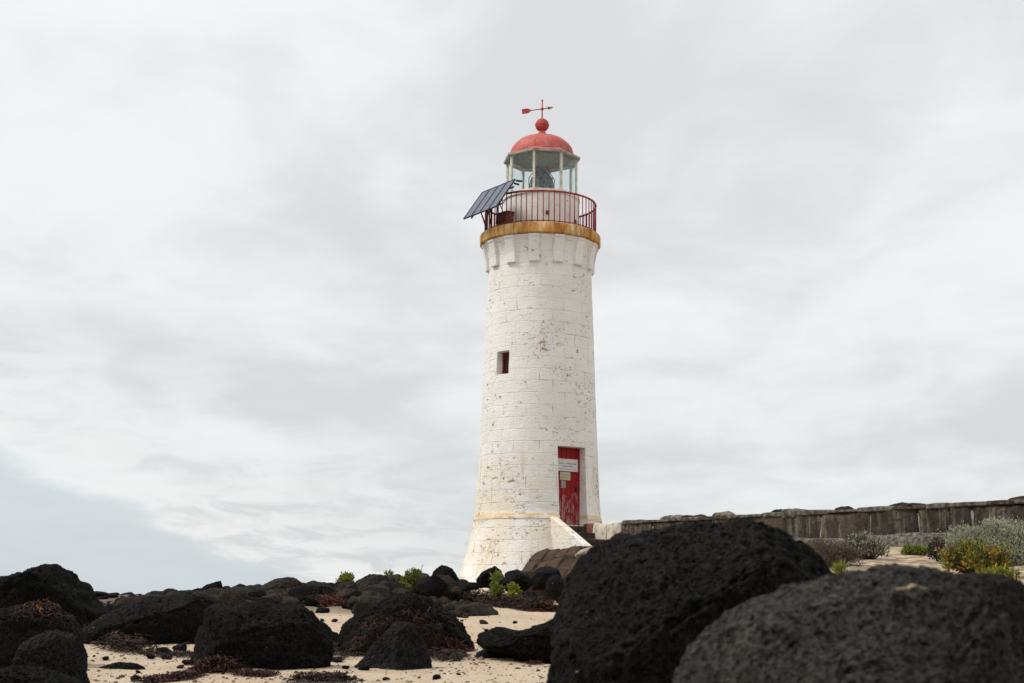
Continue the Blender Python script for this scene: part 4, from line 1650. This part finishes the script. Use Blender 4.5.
shrub('shrub', 940, 1056, 517, 570, 24.0, ['leaf_saltbush', 'leaf_pale'], [.75, .25], 15000, .055, .024, 'big rounded grey green saltbush against the wall at the right edge', seed=3, depth=.8, lumps=26, lr=(.22, .36), sprigs=70)
shrub('flowering_shrub', 942, 1012, 540, 579, 20.5, ['leaf_yellow', 'leaf_green', 'leaf_red', 'leaf_dark'], [.36, .36, .18, .10], 1900, .075, .034, 'yellow and red leaved succulent bush in front of the saltbush', 'plant', seed=5, depth=.9, lumps=22, lr=(.12, .26), sprigs=75)
shrub('low_plant', 976, 1024, 566, 588, 18.5, ['leaf_yellow', 'leaf_green'], [.6, .4], 1100, .06, .026, 'low yellow green sprawl of leaves on the sand below the succulent bush', 'plant', seed=8, lumps=16, lr=(.12, .25), sprigs=25)
shrub('shrub', 926, 952, 538, 562, 24.5, ['leaf_dark', 'twig_dry'], [.7, .3], 2200, .06, .018, 'small almost black shrub left of the yellow leaved bush', seed=9, lumps=7)
shrub('shrub', 940, 964, 536, 566, 22.5, ['leaf_pale', 'leaf_saltbush'], [.6, .4], 1500, .045, .018, 'small pale grey shrub between the dark shrub and the yellow leaved bush', seed=11, lumps=7)
shrub('shrub', 796, 862, 541, 576, 22.5, ['twig_dry', 'leaf_dark'], [.75, .25], 4200, .13, .008, 'brown twiggy dead shrub behind the huge boulder', seed=13, twiggy=True, lumps=20, lr=(.15, .34))
shrub('shrub', 842, 892, 532, 556, 25.0, ['leaf_saltbush', 'twig_dry', 'leaf_dark'], [.45, .3, .25], 3600, .06, .018, 'grey green shrub with dark base right of the dead twiggy one', seed=15, lumps=16, lr=(.15, .32), sprigs=40)
shrub('creeper', 895, 935, 544, 551, 26.2, ['leaf_lime', 'leaf_green'], [.6, .4], 1400, .05, .026, 'thin strip of bright green creeper along the wall footing', 'plant', seed=17, depth=.3, lumps=22, lr=(.10, .2))
shrub('weed', 834, 852, 563, 574, 20.5, ['leaf_lime', 'leaf_green'], [.7, .3], 260, .10, .014, 'tuft of bright green grass at the foot of the dead shrub', 'plant', seed=19, lumps=5)
shrub('plant', 334, 358, 574, 590, 31.0, ['leaf_lime', 'leaf_green'], [.65, .35], 1300, .08, .035, 'bright green plant on the ridge, leftmost of the ridge plants', 'plant', seed=21, lr=(.14, .3), sprigs=14)
shrub('plant', 378, 398, 572, 590, 31.0, ['leaf_lime', 'leaf_green'], [.5, .5], 800, .08, .03, 'loose green plant on the ridge beside the brown block of rock', 'plant', seed=23, lr=(.14, .3), sprigs=12)
shrub('plant', 398, 426, 570, 592, 30.0, ['leaf_lime', 'leaf_green', 'twig_dry'], [.45, .4, .15], 1500, .08, .03, 'wide green plant among the ridge rocks nearest the tower', 'plant', seed=25, lr=(.14, .3), sprigs=14)
shrub('weed', 488, 504, 574, 589, 29.8, ['leaf_lime', 'leaf_green'], [.5, .5], 420, .12, .04, 'upright green weed between rocks at the foot of the tower', 'plant', seed=27, lumps=5)
shrub('moss_cushion', 502, 522, 583, 592, 29.3, ['leaf_yellow', 'leaf_green'], [.75, .25], 1500, .05, .03, 'mustard yellow cushion plant beside the upright green weed', 'plant', seed=29, lumps=8)

# ------------------------------------------------------------------ seaweed, dropped on whatever lies below
def make_bvh():
    allv = np.concatenate(BVH_V); allf = np.concatenate(BVH_F)
    own = np.concatenate([np.full(len(f_), i_) for i_, f_ in enumerate(BVH_F)])
    return BVHTree.FromPolygons(allv.tolist(), allf.tolist()), own


# loose stones wholly hidden behind others are left out; the ones that show most are kept
bvh, own = make_bvh()
seen = {}
c0 = Vector((0, 0, CAM_Z))
for yy_ in np.arange(566, 683, 1.25):
    for xx_ in np.arange(60, 620, 1.25):
        h = bvh.ray_cast(c0, ray(xx_, yy_).normalized())
        if h[2] is not None:
            k_ = own[h[2]]
            seen[k_] = seen.get(k_, 0) + 1
FREE.sort(key=lambda t_: -seen.get(t_[2], 0))
gone = [t_ for i_, t_ in enumerate(FREE) if i_ >= 262 or seen.get(t_[2], 0) < 1]
offs = np.cumsum([0] + [len(v_) for v_ in BVH_V])
for o_, vi_, fi_ in gone:
    me_ = o_.data
    bpy.data.objects.remove(o_); bpy.data.meshes.remove(me_)
    BVH_F[fi_] = BVH_F[fi_][:0]
bvh, own = make_bvh()
h = bvh.ray_cast(c0, ray(908, 587).normalized())
if h[0] is not None:
    lv_ = []
    sw = np.random.default_rng(4)
    hp_ = Vector(h[0]); K_ = 14
    V_, F_ = [], []
    for i_ in range(K_):
        for j_ in range(24):
            rr_ = (i_ / (K_ - 1)); an_ = 2 * PI * j_ / 24
            wob_ = 1 + .3 * math.sin(3 * an_ + 1) + .15 * math.sin(5 * an_)
            q_ = hp_ + Vector((math.cos(an_) * .040 * rr_ * wob_, math.sin(an_) * .018 * rr_ * wob_, 0))
            n_ = bvh.find_nearest(q_)
            V_.append(n_[0] + n_[1] * (.006 * (1 - rr_ ** 2) - .002) - Vector(bb.location))
    for i_ in range(K_ - 1):
        for j_ in range(24):
            F_.append((i_ * 24 + j_, i_ * 24 + (j_ + 1) % 24, (i_ + 1) * 24 + (j_ + 1) % 24, (i_ + 1) * 24 + j_))
    link('sand_patch', mesh_np('sand_patch', np.array([tuple(q_) for q_ in V_]), np.array(F_), M['damp_sand']), bb)


def drop(x, y):
    h = bvh.ray_cast(Vector((x, y, 8)), Vector((0, 0, -1)))
    return h[0].z if h[0] is not None else g1(x, y)


def kelp(pts, spread, dspread, n, mats, weights, label, seed, L=.28, W=.035, heap=.10, group=None, on_rock=False):
    """pts: (px, py) along the heap, where it meets what it lies on; every ribbon follows the surface below it"""
    rs = np.random.default_rng(seed)
    W_ = []
    for px, py in pts:
        r = ray(px, py)
        h = bvh.ray_cast(Vector((0, 0, CAM_Z)), r.normalized())
        if on_rock and h[0] is not None:
            W_.append(Vector(h[0]))
        else:
            x, d = ground_hit(px, py); W_.append(Vector((x, d, g1(x, d))))
    org = W_[len(W_) // 2].copy()
    lv = Leaves()
    for _ in range(n):
        t_ = rs.uniform(0, len(W_) - 1.001)
        i = int(t_)
        q = W_[i].lerp(W_[i + 1], t_ - i)
        e = np.clip(rs.normal(size=3), -1.8, 1.8)
        p = q + Vector((e[0] * spread, e[1] * dspread, 0))
        h = bvh.find_nearest(p)
        if h[0] is None or (h[0] - p).length > .45: continue
        fall = math.exp(-.5 * (e[0] ** 2 + e[1] ** 2))
        hp = heap * fall * rs.uniform(.05, 1)
        mt = int(rs.choice(len(weights), p=weights))
        Ls = L * rs.uniform(.4, 1.1) * .75; Ws = W * rs.uniform(.5, 1.3) * .5
        K = 5; loc, nr = h[0], h[1]
        if nr.z < 0 and not on_rock: nr = -nr
        dr = Vector(rs.normal(size=3)); dr = (dr - nr * dr.dot(nr)).normalized()
        base = lv.n
        for j in range(K + 1):
            side = nr.cross(dr).normalized()
            side = (side + nr * rs.normal() * .45).normalized()
            lift = .006 + hp * (1 - .2 * j / K) + abs(rs.normal()) * .012
            c_ = np.array(loc + nr * lift - org)
            wd = Ws * (1 - .7 * (j / K) ** 2) / 2
            lv.v += [c_ + np.array(side) * wd, c_ - np.array(side) * wd]
            g_ = Vector((0, 0, -1)); g_ = g_ - nr * g_.dot(nr)
            dr = dr + Vector(rs.normal(size=3)) * .45 + g_ * .35
            dr = (dr - nr * dr.dot(nr)).normalized()
            h = bvh.find_nearest(loc + dr * Ls / K)
            if h[0] is not None: loc, nr = h[0], h[1]
        for j in range(K):
            b_ = base + 2 * j
            lv.f.append((b_, b_ + 1, b_ + 3, b_ + 2)); lv.m.append(mt)
        lv.n += 2 * (K + 1)
    o = lv.build('seaweed', [M[q] for q in mats], None, org)
    return tag(o, label, 'seaweed', group)


KD = ['kelp_dark', 'kelp_red', 'kelp_maroon']
kelp([(440, 598), (470, 601), (490, 604), (510, 607), (530, 609), (545, 611)], .20, .16, 4200, KD, [.88, .06, .06], 'long dark line of washed up seaweed across the sand before the tower', 31, .34, .05, .30)
kelp([(520, 608), (533, 610), (545, 611)], .14, .15, 1080, KD, [.5, .38, .12], 'heap of red brown seaweed at the right end of the dark line', 32, .3, .05, .22)
kelp([(424, 595), (436, 594), (446, 593)], .13, .12, 468, KD, [.35, .5, .15], 'orange patch of dry seaweed at the left end of the dark line', 33, .24, .045, .14)
kelp([(312, 604), (325, 606), (340, 604), (352, 600)], .16, .2, 1116, KD, [.35, .50, .15], 'bright rust coloured seaweed heaped between the square and the domed boulders', 34, .3, .05, .22)
kelp([(330, 640), (338, 650), (345, 660)], .08, .2, 468, KD, [.75, .12, .13], 'dark seaweed scraps on sand between the square and the domed boulders', 35, .2, .035, .04)
kelp([(352, 655), (366, 646), (380, 632), (395, 622)], .06, .12, 756, KD, [.90, .04, .06], 'dark seaweed packed into the gap above the triangular rock', 36, .26, .035, .04, on_rock=True)
kelp([(405, 618), (420, 626), (432, 640), (440, 655), (455, 660)], .07, .14, 1116, KD, [.91, .04, .05], 'dark trailing seaweed hanging down the right side of the domed boulder', 37, .34, .035, .05, on_rock=True)
kelp([(446, 640), (458, 646), (466, 650)], .06, .08, 288, KD, [.45, .40, .15], 'red seaweed tuft on the right flank of the domed boulder', 38, .2, .035, .04, on_rock=True)
kelp([(70, 628), (85, 632), (100, 640), (120, 648), (140, 652)], .10, .2, 1260, KD, [.88, .03, .09], 'dark seaweed bank below the long low boulder on the left', 39, .3, .04, .2)
kelp([(30, 610), (42, 606), (56, 612), (66, 620)], .07, .12, 468, KD, [.80, .10, .10], 'dry seaweed lying on top of the broad left rock', 40, .22, .035, .05, on_rock=True)
kelp([(150, 655), (170, 656), (190, 655)], .12, .2, 468, KD, [.70, .15, .15], 'thin scatter of seaweed on sand beneath the long low boulder', 41, .16, .03, .03)
kelp([(200, 672), (215, 672), (232, 671)], .045, .06, 684, ['kelp_maroon', 'kelp_dark'], [.85, .15], 'maroon seaweed lump against the foot of the square boulder', 42, .2, .05, .14)
kelp([(236, 675), (255, 675), (272, 676)], .05, .05, 288, ['kelp_maroon', 'kelp_dark'], [.75, .25], 'flat maroon seaweed strip trailing from the lump', 43, .18, .035, .03)
kelp([(150, 683), (165, 682), (180, 679), (192, 677)], .05, .06, 468, ['kelp_maroon', 'kelp_dark'], [.7, .3], 'purple brown seaweed on the sand at the bottom edge left of the square boulder', 44, .2, .05, .05)
kelp([(300, 684), (322, 682), (345, 683)], .08, .06, 576, KD, [.85, .05, .10], 'dark seaweed heap at the bottom edge below the square boulder', 45, .2, .04, .09)
kelp([(528, 664), (538, 665)], .03, .04, 72, KD, [.4, .5, .1], 'scrap of red seaweed beneath the saddle shaped rock', 46, .14, .03, .02)

# shell grit and pebbles: uncountable
rs = np.random.default_rng(77)
v0, f0 = ico(1)
PV, PF, nn0 = [], [], 0
NP = 3400
ppx, ppy = rs.uniform(60, 600, NP), rs.uniform(596, 690, NP)
ppy = np.where(rs.random(NP) < .35, rs.uniform(640, 690, NP), ppy)
pd = np.interp(ppy, [575, 596, 605, 620, 640, 660, 690], [34, 32, 30, 24, 19, 15.5, 12.4]) * rs.uniform(.96, 1.04, NP)
pxx = np.array([P(a_, b_, float(c_)).x for a_, b_, c_ in zip(ppx, ppy, pd)])
pz = G(pxx, pd)
for x, d, z in zip(pxx, pd, pz):
    s_ = float(np.clip(rs.lognormal(-4.7, .55), .005, .05))
    q = v0 * np.array([s_, s_ * rs.uniform(.5, 1), s_ * rs.uniform(.3, .7)])
    a = rs.uniform(0, PI)
    q = q @ np.array([[math.cos(a), math.sin(a), 0], [-math.sin(a), math.cos(a), 0], [0, 0, 1]])
    PV.append(q + np.array([x, d, z + s_ * .1])); PF.append(f0 + nn0); nn0 += len(v0)
o = link('pebbles', mesh_np('pebbles', np.concatenate(PV), np.concatenate(PF), M['pebble']))
tag(o, 'shell grit and small pebbles strewn over the beach sand', 'pebbles', kind='stuff')
